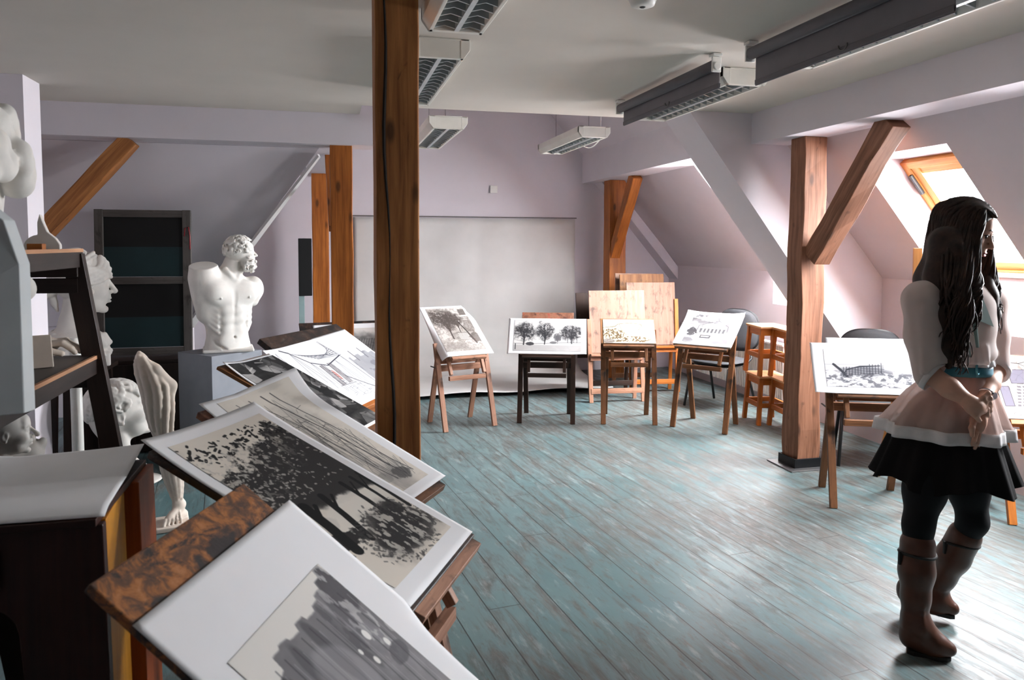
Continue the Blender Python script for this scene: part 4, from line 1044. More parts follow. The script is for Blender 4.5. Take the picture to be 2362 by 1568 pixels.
def art_house():
    A = Art(.385, .375, .0020, (232, 231, 231)); C = (64, 62, 64)
    A.ink(ss(.38, .54, A.n(8, 10, 5, 3))*ss(.58, .74, A.y)*ss(.95, .5, A.x), (74, 72, 74)); A.ink(A.blob(.16, .62, .22, .22, .45, 7, 4)*.75, (100, 98, 100)); A.ink(A.blob(.93, .60, .12, .18, .45, 8, 5)*.8, (84, 82, 84))
    A.ink(((A.x > .24) & (A.x < .90) & (A.y > .34) & (A.y < .58+.2*np.clip(1-abs(A.x-.6)/.35, 0, 1))).astype(float)*.45*ss(.3, .6, A.n(9, 9, 4, 5)), (120, 118, 120))
    for k in range(7): A.ink(((A.x > .28+.085*k) & (A.x < .33+.085*k) & (A.y > .35) & (A.y < .50)).astype(float)*.9, (62, 60, 62)); A.line([(.30+.085*k, .54), (.30+.085*k, .66)], .012, C, .5)
    A.line([(.22, .34), (.22, .60), (.62, .80), (.88, .6), (.90, .34)], .012, C, .8); A.line([(.24, .34), (.92, .33)], .01, C, .8)
    A.ink(A.blob(.12, .36, .12, .12, .9, 16, 7)*.95, (52, 50, 52)); A.ink(ss(.30, .2, A.y)*ss(.35, .6, A.n(4, 9, 4, 8))*.75, (118, 116, 118)); A.ink(A.blob(.08, .06, .16, .09, .4, 9, 27)*.8, (96, 94, 96))
    A.ink(((A.x > .34) & (A.x < .58) & (A.y > .16) & (A.y < .27)).astype(float)*.95, (58, 56, 58)); A.ink(((A.x > .37) & (A.x < .55) & (A.y > .20) & (A.y < .24)).astype(float), (206, 204, 204))
    A.ink(A.blob(.8, .08, .3, .08, .3, 6, 9)*.7, (112, 110, 112)); return A
def art_wreck():
    A = Art(.50, .235, .0019, (236, 236, 238)); C = (62, 64, 72); g = np.random.default_rng(5)
    A.ink(ss(.62, .58, A.y)*.35, (190, 190, 194)); A.ink(ss(.5, .62, A.n(14, 30, 5, 3))*ss(.55, .3, A.y)*.85, (96, 97, 104)); A.line([(0, .60), (1, .62)], .004, (150, 150, 154))
    A.line([(.10, .60), (.17, .46), (.24, .28)], .03, C); hull = [(.20, .30), (.24, .46), (.40, .56), (.62, .58)]; A.line(hull, .014, C)
    for k in range(14): x = .20+.033*k; A.line([(x, .30+.006*k), (x+.01, .48+.010*k+.05*g.random())], .008, C, .9)
    for k in range(5): A.line([(.22+.01*k, .31+.045*k), (.45, .37+.045*k), (.66, .40+.045*k)], .007, C, .8)
    A.ink(A.blob(.42, .42, .26, .13, .3, 9, 4, .3)*.45, C)
    for k in range(60): x, y = g.random(), .03+.33*g.random(); A.line([(x, y), (x+g.uniform(.02, .05), y+g.uniform(-.02, .02))], .006, (110, 111, 118) if k % 2 else (208, 208, 210), .8)
    A.line([(0, 0), (1, 0), (1, 1), (0, 1), (0, 0)], .004, (170, 170, 172)); return A
def art_wall():
    A = Art(.50, .40, .0019, (232, 228, 220)); B = (60, 54, 54); g = np.random.default_rng(9)
    L = lambda *p, w=.005, a=.85: A.line(list(p), w, B, a)
    i, v, e = shards(A, 160, 14, None, .8); A.ink(ss(.006, .002, e)*ss(.35, .5, A.y)*.75, (120, 110, 104))
    for x0, x1, y0, y1 in ((.16, .44, .55, .78), (.02, .12, .18, .5)):
        A.ink(((A.x > x0) & (A.x < x1) & (A.y > y0) & (A.y < y1)).astype(float)*.9, (112, 108, 124)); L((x0, y0), (x1, y0), (x1, y1), (x0, y1), (x0, y0), w=.008)
    for r in range(7):
        for c in range(6):
            x = .15+.055*c+.01*r; y = .18+.05*r; A.ink(((A.x > x) & (A.x < x+.04) & (A.y > y) & (A.y < y+.03)).astype(float)*.85, (90, 84, 90))
    L((.12, .14), (.22, .54), (.55, .56)); L((.04, .92), (.30, .88), (.5, .96), w=.01); L((.3, .88), (.45, .78), w=.01)
    for k in range(3): L(*[(.12+.10*k+.035*cos(q), .06+.03*sin(q)) for q in [2*pi*j/10 for j in range(11)]], w=.006)
    return A

# ---- sheets on the easels ----------------------------------------
def cl(*cs):
    """corner curls: (cx, cy, reach, height)"""
    def f(x, y):
        z = 0*x
        for cx, cy, r, h in cs: z = z + h*np.clip(1-np.hypot(x-cx, y-cy)/r, 0, 1)**2
        return z
    return f
sheet('white sheet with a grey ruined tower on the nearest rust-brown board', (.20, 1.18), -21.2, .68, R_(39), -.232, .287, -.06, .533, art_ruin(), .005, .0,
      lambda x, y: .0025-.06*np.clip((x-.237)/.05, 0, 1)**2*np.clip((.22-y)/.25, 0, 1))
sheet('white sheet with black leafy trees on cream paper, second from the camera', (.278, 1.828), -28.3, .74, R_(25.1), -.236, .236, .0, .765, art_tree(), .0, .055, cl((-.236, .765, .22, .012), (.236, .765, .2, .008), (-.236, 0, .16, .008)))
sheet('pale cream pencil drawing in a white sheet beside the cracked post', (.245, 2.36), -33, .74, R_(25), -.222, .262, -.012, .69, art_pencil(), .02, .03, lambda x, y: .001+.05*np.clip((y-.50)/.2, 0, 1)**2*np.clip((x+.06)/.3, 0, 1)+.012*np.clip((y-.6)/.1, 0, 1))
sheet('dark drawing of broken stones running behind the cracked post', (.163, 3.30), -28, .745, R_(25), -.186, .19, .0, .652, art_stones(), .01, .015, cl((-.186, .652, .2, .02)))
sheet('pen drawing of a white awning on the dark splashed board', (.279, 3.984), -31, .75, R_(33.9), -.475, .085, -.01, .492, art_tent(), -.195, -.01, cl((-.475, .492, .2, .015)), lift=.004, spin=R_(2), bare=True)
sheet('white sheet with grey rooftops tucked under the awning drawing', (.279, 3.984), -31, .75, R_(33.9), .0, .385, .03, .515, art_roofs(), .19, .04, spin=R_(3))
sheet('sheet with a dark hatched oval far back between the knotty and cracked posts', (.14, 6.35), -80, .58, R_(48), -.22, .40, -.01, .37, art_dune(), .09, .02)
sheet('grey-brown drawing of garden trees and a fence on the pale easel', (1.149, 6.142), -73.6, .62, R_(36), -.235, .236, .0, .632, art_garden(), .0, .052, lambda x, y: .001-.05*np.clip((-.176-x)/.06, 0, 1)**2*np.clip((.5-y)/.4, 0, 1)-.05*np.clip((x-.176)/.06, 0, 1)*np.clip((y-.40)/.2, 0, 1)**1.5)
sheet('wide drawing of three dark trees on the black-brown easel', (1.834, 6.179), -108.7, .60, R_(50), -.344, .344, .0, .371, art_trees(), .003, .032, cl((.344, 0, .15, .01)))
sheet('small cream ink drawing of rocks and a wall on the brown easel', (2.519, 5.979), -108.1, .70, R_(38), -.223, .223, .0, .293, art_cream(), .0, .0, bare=True)
sheet('drawing of a pillared building with trees on white, left of the stacked stools', (3.017, 5.655), -137.8, .71, R_(33), -.254, .254, .0, .447, art_house(), .012, .036, cl((-.254, .447, .2, .02), (.254, .447, .15, .02)))
sheet('long drawing of a wrecked wooden boat, just left of the woman', (3.12, 3.70), -112.2, .69, R_(60), -.358, .29, -.012, .306, art_wreck(), -.035, .028, cl((-.358, -.012, .16, .012)), lift=.003)
sheet('grey-topped sheet peeping out above the wrecked boat drawing', (3.12, 3.70), -112.2, .69, R_(60), -.264, .30, .0, .342, None, 0, 0)
sheet('line drawing of a stone wall and dark windows at the right edge', (3.89, 3.25), -112, .59, R_(50), -.25, .26, .0, .41, art_wall(), .005, .005)

# sheet lying on the near left stand
t = thing('paper_sheet', 'large blank white sheet drooping over the dark stand at the left edge', 'paper', (-.66, 1.90, .996))
X, Y = np.meshgrid(np.linspace(0, 1, 41), np.linspace(0, 1, 41))
PX = (-.645-.66*0 + 0*X); bl, br, tr, tl = (np.array(p) for p in ((-.985, 1.66), (-.445, 1.655), (-.475, 2.14), (-.985, 2.20)))
Q = ((1-X)*(1-Y))[..., None]*bl+(X*(1-Y))[..., None]*br+(X*Y)[..., None]*tr+((1-X)*Y)[..., None]*tl
Z = .008*np.cos(X*5)*Y - .010*np.clip((.12-Y)/.12, 0, 1)**2 - .012*np.exp(-((X-.35)/.2)**2)*Y + .012*np.clip((Y-.5)/.5, 0, 1)*X
o = grid_mesh('sheet', Q[..., 0]+.66, Q[..., 1]-1.90, Z+.008, M_sheet, t)
so = o.modifiers.new('solid', 'SOLIDIFY'); so.thickness = .0015
# ------------------------------------------------------------------ plaster casts
def plaster(name, c, dirt_and_tint=.25):
    t = NT(name); o = t.coord(); k = t.noise(o, 7., 6., .6); f = t.noise(o, 60., 4., .6)
    geo = t.node('ShaderNodeNewGeometry')
    col = t.ramp(k, [(.3, tuple(x*.86 for x in c[:3])+(1,)), (.62, c)])
    # grey-brown tint mixed in where the surface is concave
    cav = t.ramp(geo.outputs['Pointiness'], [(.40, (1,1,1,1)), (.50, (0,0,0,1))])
    col = t.mix(t.math('MULTIPLY', cav, dirt_and_tint), col, rgb(120, 110, 100))
    t.base(col); t.b.inputs['Roughness'].default_value = .62; t.b.inputs['Specular IOR Level'].default_value = .3
    t.bump(f, .06, .003); return t.m
M_pl = plaster('plaster_white', rgb(232, 228, 222))
M_pl2 = plaster('plaster_grey', rgb(206, 202, 196), .35)
M_pl3 = plaster('plaster_cream', rgb(222, 208, 194), .4)

class Xf:
    """places primitives of a model built around the origin: o + s * M p"""
    def __init__(s, S, o, sc, rot=(0,0,0)): s.S = S; s.o = np.array(o, float); s.s = sc; s.M = np.array(Euler(rot, 'ZYX').to_matrix()) if not isinstance(rot, np.ndarray) else rot
    def p(s, c): return s.o+s.s*(s.M @ np.array(c, float))
    def ell(s, c, r, rot=None, k=.01, op='u'):
        L = np.array(Euler(rot).to_matrix()) if rot is not None else np.eye(3)
        e = Matrix((s.M @ L).tolist()).to_euler()
        rr = np.array(r if hasattr(r, '__len__') else [r]*3, float)*s.s
        s.S.ell(s.p(c), rr, (e.x, e.y, e.z), k*s.s, op); return s
    def rc(s, a, b, ra, rb=None, k=.01, op='u'): s.S.rc(s.p(a), s.p(b), ra*s.s, (ra if rb is None else rb)*s.s, k*s.s, op); return s
    def path(s, pts, rs, k=.01, op='u'):
        rs = rs if hasattr(rs, '__len__') else [rs]*len(pts)
        for i in range(len(pts)-1): s.rc(pts[i], pts[i+1], rs[i], rs[i+1], k, op)
        return s
    def box(s, c, hs, rot=None, rnd=0., k=0., op='u'):
        L = np.array(Euler(rot).to_matrix()) if rot is not None else np.eye(3); e = Matrix((s.M @ L).tolist()).to_euler()
        s.S.box(s.p(c), np.array(hs)*s.s, (e.x, e.y, e.z), rnd*s.s, k*s.s, op); return s

def head(X, ears=True, nose=1., neck=None):
    """human head of height 1 facing +x; chin at z=0, crown at z=1"""
    X.ell((-.06, 0, .62), (.43, .335, .375), k=.05).ell((.12, 0, .42), (.25, .265, .36), k=.08)
    X.ell((.13, 0, .17), (.20, .205, .15), k=.09).ell((.285, 0, .065), (.075, .085, .065), k=.06)
    X.ell((.27, 0, .29), (.13, .14, .10), k=.07)
    X.ell((.295, 0, .60), (.075, .215, .05), k=.06).ell((.30, 0, .70), (.09, .20, .12), k=.07)
    for s in (-1, 1):
        X.ell((.24, s*.175, .385), (.115, .085, .10), k=.07)
        X.ell((.385, s*.125, .525), (.07, .082, .048), k=.045, op='s')
        X.ell((.292, s*.122, .522), (.066, .07, .055), k=.01)
        X.path([(.345, s*.06, .535), (.358, s*.12, .562), (.315, s*.19, .54)], .016, k=.014)
        X.path([(.345, s*.06, .52), (.345, s*.12, .492), (.31, s*.185, .51)], .012, k=.012)
        X.path([(.375, s*.03, .605), (.365, s*.12, .625), (.30, s*.21, .60)], .018, k=.03)
        if ears:
            X.ell((-.05, s*.325, .46), (.075, .03, .125), (0, R_(12), 0), k=.02).ell((-.03, s*.36, .48), (.042, .03, .075), k=.015, op='s')
            X.ell((-.035, s*.33, .365), (.03, .025, .035), k=.015)
    X.rc((.345, 0, .585), (.345+.115*nose, 0, .375), .028, .045, k=.03).ell((.345+.105*nose, 0, .365), (.055, .048, .042), k=.02)
    for s in (-1, 1): X.ell((.39, s*.052, .352), (.045, .034, .034), k=.02); X.ell((.405, s*.03, .325), (.03, .018, .016), k=.01, op='s')
    X.ell((.372, 0, .248), (.042, .095, .024), k=.018).ell((.365, 0, .198), (.042, .08, .026), k=.018)
    X.ell((.425, 0, .224), (.055, .085, .007), k=.010, op='s').ell((.36, 0, .135), (.05, .09, .02), k=.03, op='s')
    if neck: X.path(neck[0], neck[1], k=.08)

def scalp(th, ph, c=(-.06, 0, .62), r=(.45, .355, .40)):
    """point on the skull: ph 0 = front, pi = back; th 0 = top"""
    return (c[0]+r[0]*sin(th)*cos(ph), c[1]+r[1]*sin(th)*sin(ph), c[2]+r[2]*cos(th))

def curls(X, pts, rad, seed, tube=.035, k=.012):
    g = np.random.default_rng(seed)
    for p, n in pts:
        p = np.array(p); n = np.array(n, float); n /= np.linalg.norm(n)+1e-9
        a = np.cross(n, g.normal(size=3)); a /= np.linalg.norm(a)+1e-9; b = np.cross(n, a); r = rad*g.uniform(.7, 1.25); t0 = g.uniform(0, 6.28)
        X.path([p+n*(.012+.03*q/6)+r*(1-.09*q)*(a*cos(t0+q*.85)+b*sin(t0+q*.85)) for q in range(7)], [tube*(1-.06*q) for q in range(7)], k=k)

def cast(name, label, loc, rz, S, mat, cat='plaster cast', it=1, part=None, group='plaster casts'):
    o = sculpt(name, S, mat, it=it); o.location = loc; o.rotation_euler = (0, 0, rz)
    return tag(o, label, cat, group)

VR = R_(13)        # casts are turned so that their profile faces across the room

# -- bust of a woman with wavy hair and a headband
def woman_bust():
    S = SDF((-.33, -.26, -.01), (.28, .26, .80), .0052); s = .40; X = Xf(S, (.018, 0, .345), s, (0, 0, 0))
    head(X, ears=False, neck=([(-.10, 0, .2), (-.16, 0, -.15), (-.20, 0, -.48)], [.20, .205, .27]))
    X.ell((-.07, 0, .64), (.45, .365, .41), k=.02)
    for sgn in (-1, 1):
        for j in range(11):                      # ridges combed from the crown to the headband
            ph = 1.15+1.85*j/10
            X.path([scalp(.12+1.22*q/13, sgn*(ph+.07*sin(q*1.25+j*.5)), (-.07, 0, .64), (.465, .375, .425)) for q in range(14)], [.036]*14, k=.008)
        for j in range(6):                       # rolled waves from the parting over the temples to the knot
            P = []
            for q in range(17):
                u = q/16; ph = .12+2.55*u; z = .93-.060*j-(.36-.035*j)*u**.9+.035*sin(q*.95+j*1.1); h = max(.05, 1-((z-.60)/.46)**2)**.5
                P.append((-.06+.475*h*cos(ph), sgn*.395*h*sin(ph), z))
            X.path(P, [.040+.012*sin(q*.95+j) for q in range(17)], k=.008)
        X.path([(.0+.075*cos(a), sgn*.385, .44+.08*sin(a)) for a in np.linspace(0, 5.6, 12)], .032, k=.006)
        X.path([(.115+.03*sin(a*2), sgn*.335, .52-.035*a) for a in np.linspace(0, 5, 8)], .022, k=.006)
    for o_ in (0, .055):
        X.path([(-.12+.315*cos(a)-o_*.6, .405*sin(a), .735+.225*cos(a)+o_) for a in np.linspace(-pi, pi, 33)], .030, k=.006)
    X.ell((-.52, 0, .43), (.17, .18, .15), k=.05)
    for j in range(8):
        b = -1.2+2.4*j/7; X.path([(-.54-.155*cos(a)*cos(b), .185*sin(b), .43+.15*sin(a)) for a in np.linspace(-1.5, 1.5, 8)], .034, k=.008)
    X.path([(-.46, .05, .34), (-.42, .03, .18), (-.38, .0, .06)], [.07, .05, .025], k=.03)
    S.ell((-.06, 0, .15), (.20, .215, .085), k=.06).ell((.015, 0, .165), (.12, .15, .08), k=.05)
    for j in range(9):                           # drapery folds round the shoulders
        a0 = -2.9+.03*j; z = .225-.017*j; r = .125+.011*j
        S.path([(-.05+r*1.02*cos(a0+q*.30), r*1.10*sin(a0+q*.30), z-.035*sin(q*.33)+.006*sin(q*2+j)) for q in range(20)], .0125, k=.008)
    for j in range(4): S.path([(.10+.012*j, -.13+.05*j, .20), (.135+.010*j, -.09+.05*j, .14), (.12, -.05+.05*j, .08)], .014, k=.010)
    S.box((0, 0, -.2), (.6, .6, .27), op='s')
    S.box((.03, -.01, .045), (.135, .12, .045), rnd=.012)
    return S
cast('plaster_bust', "plaster bust of a woman with wavy hair and headband, behind the shelf stand's slanted upright", (-1.59, 5.53, .731), R_(15), woman_bust(), M_pl)

# -- torso of a bearded man
def torso():
    S = SDF((-.30, -.22, -.005), (.30, .22, .86), .0050)
    M = np.array(Matrix.Rotation(R_(24), 3, 'Z')); X = Xf(S, (-.01, 0, 0), 1., M)
    X.ell((0, 0, .37), (.180, .125, .18), k=.03).ell((0, .0, .19), (.150, .102, .15), k=.07).ell((0, .0, .02), (.160, .112, .13), k=.07)
    X.ell((0, .03, .47), (.15, .09, .075), k=.05)
    X.ell((-.085, -.082, .405), (.100, .052, .078), (0, 0, .15), k=.03).ell((.088, -.082, .40), (.098, .052, .078), (0, 0, -.15), k=.03)
    X.rc((0, -.148, .48), (0, -.132, .33), .010, .006, k=.022, op='s').rc((.0, -.124, .31), (.0, -.120, .07), .007, .005, k=.018, op='s')
    for r_, z in enumerate((.285, .225, .160)):
        for sg in (-1, 1): X.ell((sg*.042, -.100+.003*r_, z), (.044, .019, .032), k=.022)
    for sg in (-1, 1):
        X.ell((sg*.045, -.092, .075), (.055, .018, .07), k=.03)
        for q in range(5): X.rc((sg*.150, -.045, .335-.036*q), (sg*.106, -.088, .285-.036*q), .008, .006, k=.026)
        X.rc((sg*.155, -.05, .115), (sg*.05, -.112, .005), .009, .007, k=.020, op='s')
        X.ell((sg*.10, -.075, .47), (.06, .03, .020), (0, sg*.15, 0), k=.025)
        X.ell((sg*.10, -.135, .375), (.007, .007, .007), k=.004)
    X.ell((0, -.112, .105), (.008, .02, .009), k=.006, op='s')
    X.ell((.195, .0, .43), (.070, .078, .085), k=.04).rc((.200, .005, .40), (.195, .01, .34), .058, .042, k=.03)
    # raised shoulder sliced flat, with the band of muscle under it
    X.rc((-.125, .0, .42), (-.165, -.005, .60), .095, .088, k=.05).rc((-.165, -.0, .26), (-.18, .0, .50), .045, .07, k=.06)
    X.rc((-.085, -.03, .50), (-.105, -.05, .625), .03, .010, k=.025)
    X.box((-.19, -.01, .685), (.145, .17, .09), (R_(14), R_(-10), 0), op='s')
    X.rc((.0, .0, .48), (.05, -.0, .61), .072, .062, k=.05)
    X.rc((-.03, -.055, .575), (.02, -.085, .485), .014, .012, k=.02).rc((.10, -.04, .575), (.035, -.085, .485), .016, .012, k=.02)
    H = Xf(S, (.105, -.01, .575), .205, (0, R_(-6), R_(4)))
    head(H, ears=False); H.ell((-.10, 0, .66), (.46, .40, .41), k=.03).ell((.15, 0, .05), (.20, .21, .20), k=.06)
    g = np.random.default_rng(4); pts = []
    for _ in range(130):
        th = g.uniform(.0, 1.9); ph = g.uniform(.75, 2*pi-.75) if th > .95 else g.uniform(0, 2*pi)
        p = np.array(scalp(th, ph, (-.08, 0, .66), (.48, .42, .43))); pts.append((p, p-np.array((-.06, 0, .6))))
    for _ in range(75):
        x = g.uniform(.0, .36); y = g.choice((-1, 1))*g.uniform(0, .27)*(1.15-x); z = g.uniform(-.16, .22) if x > .2 else g.uniform(-.10, .40)
        if x > .3 and abs(y) < .10 and z > .15: continue
        pts.append(((x+.03, y, z), (x*.9, y*1.6, z-.2)))
    curls(H, pts, .060, 3, .036, .008)
    S.box((0, 0, -.15), (.5, .5, .165), op='s')
    S.box((-.005, 0, .012), (.165, .125, .012), rnd=.006)
    return S
cast('plaster_torso', 'white plaster torso of a bearded curly-haired man on the blue-grey pedestal', (-.665, 5.53, .801), R_(8), torso(), M_pl)

# -- large head with capped hair standing on the floor
def capped_head():
    S = SDF((-.29, -.21, -.01), (.27, .21, .70), .0055)
    X = Xf(S, (.055, 0, .30), .375, (0, R_(-16), 0))
    head(X, nose=.95); g = np.random.default_rng(6)
    X.ell((-.08, 0, .66), (.46, .375, .385), k=.03).ell((-.33, 0, .42), (.17, .25, .20), k=.08)
    for j in range(70):
        ph = g.uniform(-3.1, 3.1); th0 = g.uniform(.05, 1.05); n = 8
        P = []
        for q in range(n):
            th = th0+.85*q/(n-1); pq = ph+.13*sin(q*1.3+j)
            if abs(pq) < .95 and th > 1.12: break
            P.append(scalp(th, pq, (-.07, 0, .65), (.475, .385, .41)))
        if len(P) > 3: X.path(P, [.040*(1-.5*(q/(n-1))**2) for q in range(len(P))], k=.012)
    for y in np.linspace(-.2, .2, 6): X.path([(.20, y*1.05, .86), (.31, y, .78), (.335, y*1.15+.02, .70)], [.04, .042, .022], k=.012)
    S.rc((-.045, 0, .40), (-.03, 0, .14), .082, .088, k=.05).ell((-.0, 0, .10), (.15, .15, .06), k=.06)
    S.rc((.0, .06, .33), (.04, .01, .13), .026, .018, k=.03).rc((.0, -.06, .33), (.05, -.01, .13), .026, .018, k=.03)
    S.rc((-.0, 0, .10), (.03, 0, .02), .10, .13, k=.04); S.box((0, 0, -.2), (.5, .5, .22), op='s')
    S.ell((.03, 0, .028), (.20, .16, .026), k=.006); S.box((0, 0, -.2), (.5, .5, .203), op='s')
    return S
cast('portrait_bust', 'large grey plaster head with cap-like hair on the floor, behind the slanted upright', (-1.275, 5.16, 0), R_(16), capped_head(), M_pl2)

# -- anatomical leg without skin
def flayed_leg():
    S = SDF((-.27, -.20, -.01), (.14, .14, .98), .0042)
    zz = [.96, .93, .86, .76, .66, .56, .48, .43, .36, .28, .20, .12, .06]
    cx = [-.150, -.143, -.112, -.068, -.055, -.046, -.032, -.020, -.010, .002, .014, .024, .028]
    rr = [.020, .036, .060, .074, .072, .064, .055, .052, .056, .050, .040, .029, .030]
    C_ = lambda z: float(np.interp(z, zz[::-1], cx[::-1])); Q_ = lambda z: float(np.interp(z, zz[::-1], rr[::-1]))
    S.path([(C_(z), .006, z) for z in zz], [r-.010 for r in rr], k=.02)
    S.rc((-.07, -.02, .86), (.0, -.005, .77), .030, .028, k=.04).rc((.0, -.005, .77), (-.01, -.0, .62), .026, .016, k=.03)
    def strand(a0, a1, z0, z1, r, n=9):
        P = []; R = []
        for q in range(n):
            u = q/(n-1); z = z0+(z1-z0)*u; a = a0+(a1-a0)*u; R_q = Q_(z)-.008
            P.append((C_(z)-R_q*cos(a), .006-R_q*sin(a), z)); R.append(r*(.45+.55*sin(pi*(.08+.88*u))))
        S.path(P, R, k=.005)
    for a0, a1, z0, z1, r in ((1.9, 1.2, .93, .52, .026), (2.5, 1.7, .92, .50, .022), (1.3, .6, .94, .54, .024), (.7, .1, .92, .50, .022), (3.0, 2.3, .85, .50, .020), (.1, -.5, .90, .48, .022), (-.6, -1.0, .90, .48, .022), (-1.4, -1.6, .88, .48, .022), (-2.2, -2.1, .86, .46, .020), (2.9, .9, .90, .60, .014),
                              (1.7, 1.5, .42, .14, .018), (1.2, 1.0, .42, .12, .015), (2.2, 2.0, .43, .15, .018), (.6, .7, .42, .10, .016), (0, .2, .43, .12, .018), (-.7, -.4, .43, .12, .019), (2.8, 2.5, .42, .14, .016), (-1.5, -1.2, .42, .15, .019), (1.5, 1.9, .50, .36, .012)):
        strand(a0, a1, z0, z1, r)
    S.ell((-.045, -.055, .47), (.030, .022, .038), k=.015)
    S.rc((-.165, -.02, .92), (-.03, -.055, .78), .010, .016, k=.010)
    S.rc((.045, .02, .04), (-.02, -.05, .042), .028, .026, k=.02).rc((.02, -.0, .09), (-.03, -.06, .045), .020, .016, k=.02).ell((.03, .012, .10), (.034, .030, .03), k=.02)
    for j in range(5):
        q = (-.054+.022*j, -.100+.006*j, .028-.001*j); S.path([(-.035+.016*j, -.055, .048-.002*j), ((-.035+.016*j+q[0])/2, -.078, .046), q], [.012, .011-.0008*j, .0095-.0008*j], k=.004)
        S.rc((-.02+.012*j, -.02, .075), (-.038+.017*j, -.065, .052), .006, .006, k=.004)
    S.box((-.01, -.03, .012), (.085, .105, .012), rnd=.004)
    return S
cast('flayed_limb_cast', 'tall plaster cast of a skinless leg standing on the dark floor', (-.835, 4.40, 0), R_(12), flayed_leg(), M_pl3)

# -- colossal curly head at the left border
def curly_head():
    S = SDF((-.42, -.33, -.10), (.50, .33, .84), .0080); s = .70
    X = Xf(S, (0, 0, 0), s, (0, R_(4), 0)); head(X, nose=1.15, neck=([(-.10, 0, .2), (-.18, 0, -.12)], [.24, .25]))
    X.ell((-.05, 0, .70), (.46, .39, .42), k=.04)
    g = np.random.default_rng(9)
    def lock(p, n, r, t): curls(X, [(p, n)], r, int(g.integers(1e6)), t, .010)
    for j in range(60):
        th = g.uniform(.05, 1.75); ph = g.uniform(.5, 2*pi-.5) if th > 1.05 else g.uniform(0, 2*pi)
        p = np.array(scalp(th, ph, (-.05, 0, .70), (.47, .40, .44)))
        if p[0] > .08 and p[2] > .96: continue
        lock(p, p-np.array((-.05, 0, .6)), .095, .052)
    for y in (-.26, -.15, -.03, .09, .2):         # heavy fringe jutting over the brow
        for dz in (.80, .93): lock((.44-abs(y)*.35-(dz-.80)*.45, y+.04*(dz > .8), dz), (1, y, .2), .078, .055)
    S.rc((-.12, 0, 0), (-.12, 0, -.08), .17, .20, k=.03); S.box((-.1, 0, -.09), (.17, .17, .03), rnd=.01)
    return S
cast('colossal_bust', 'colossal plaster head with thick curls and a long nose, cut by the left border', (-1.075, 2.01, 1.20), R_(13), curly_head(), M_pl)

# -- small bald head and a face mask lying on its back, on the bottom shelf
def bald_head():
    S = SDF((-.12, -.10, -.14), (.13, .10, .19), .0030); X = Xf(S, (0, 0, 0), .165, (0, R_(-3), 0))
    head(X, nose=1.45, neck=([(-.12, 0, .25), (-.20, 0, -.1), (-.2, 0, -.5)], [.20, .19, .26]))
    for sgn in (-1, 1):
        for q in range(4): X.rc((.30-.03*q, sgn*(.10+.035*q), .34-.05*q), (.22-.03*q, sgn*(.14+.03*q), .16), .014, .010, k=.016)
        X.rc((.38, sgn*.03, .20), (.32, sgn*.10, .16), .02, .012, k=.015)
    X.rc((-.12, .1, .3), (-.05, .02, -.35), .05, .04, k=.05)
    S.box((-.035, 0, -.11), (.06, .06, .025), rnd=.006); S.box((0, 0, -.2), (.2, .2, .07), op='s')
    return S
cast('portrait_bust', 'small bald plaster head with a hooked nose, low at the left border', (-1.077, 2.93, .807), R_(14), bald_head(), M_pl2)
def mask():
    S = SDF((-.17, -.12, -.005), (.20, .12, .22), .0032); X = Xf(S, (-.07, 0, .075), .235, (0, R_(-82), 0)); head(X, nose=1.3)
    S.box((0, 0, -.1), (.3, .3, .1), op='s'); return S
cast('plaster_mask', 'plaster face lying on its back, just above the blank white sheet', (-.95, 3.08, .671), R_(10), mask(), M_pl2)

# -- small casts on the shelves
def hand_cast():
    S = SDF((-.14, -.10, -.002), (.15, .10, .10), .0026)
    S.ell((-.075, 0, .045), (.065, .05, .042), k=.02).ell((0, 0, .048), (.055, .048, .034), k=.02)
    for j, (y, L, b) in enumerate(((-.036, .085, .018), (-.012, .10, .022), (.012, .095, .02), (.034, .075, .016))):
        S.path([(.035, y, .055), (.035+L*.45, y*1.1, .062-b*.3), (.035+L*.8, y*1.1, .04-b*.3), (.035+L*.95, y*1.05, .018)], [.0145, .0135, .0125, .011], k=.004)
    S.path([(-.02, -.045, .04), (.03, -.07, .03), (.075, -.066, .018)], [.017, .015, .012], k=.008)
    S.box((0, 0, -.05), (.3, .3, .05), op='s'); return S
cast('plaster_hand', 'plaster cast of a hand lying on the middle shelf', (-1.115, 3.40, 1.087), R_(4), hand_cast(), M_pl3)
t = tag(MB().poly([(-.06, -.07, 0)]+[(-.06+.055*(1-cos(a)), -.07, .115*sin(a)) for a in np.linspace(.15, 1.45, 9)]+[(.035, -.07, .118), (.07, -.07, 0)], (0, .13, 0)).build('plaster_block', M_pl3, bevel=.004), 'white plaster wedge block with a rounded back on the middle shelf', 'plaster cast', 'plaster casts')
t.location = (-1.075, 3.14, 1.086); t.rotation_euler = (0, 0, R_(-62))
t = tag(MB().box((0, 0, .032), (.07, .07, .064)).build('plaster_cube', M_pl2, bevel=.004), 'small grey plaster cube behind the wedge block on the middle shelf', 'plaster cast', 'plaster casts'); t.location = (-1.14, 3.20, 1.086); t.rotation_euler = (0, 0, .5)
t = tag(MB().lathe([(.012, 0), (.034, .012), (.042, .035), (.036, .058), (.018, .072), (.004, .076)], n=28).build('plaster_egg', M_pl, smooth=True), 'small round plaster piece by the grey panel on the middle shelf', 'plaster cast', 'plaster casts'); t.location = (-.985, 2.62, 1.086)
og = [(-.055, 0)]+[(-.055+.05*(1-cos(a)), .0+.055*sin(a)) for a in np.linspace(.2, 1.5, 6)]+[(-.008, .10), (0, .132), (.01, .10), (.022, .066), (.048, .042), (.062, .018), (.062, 0)]
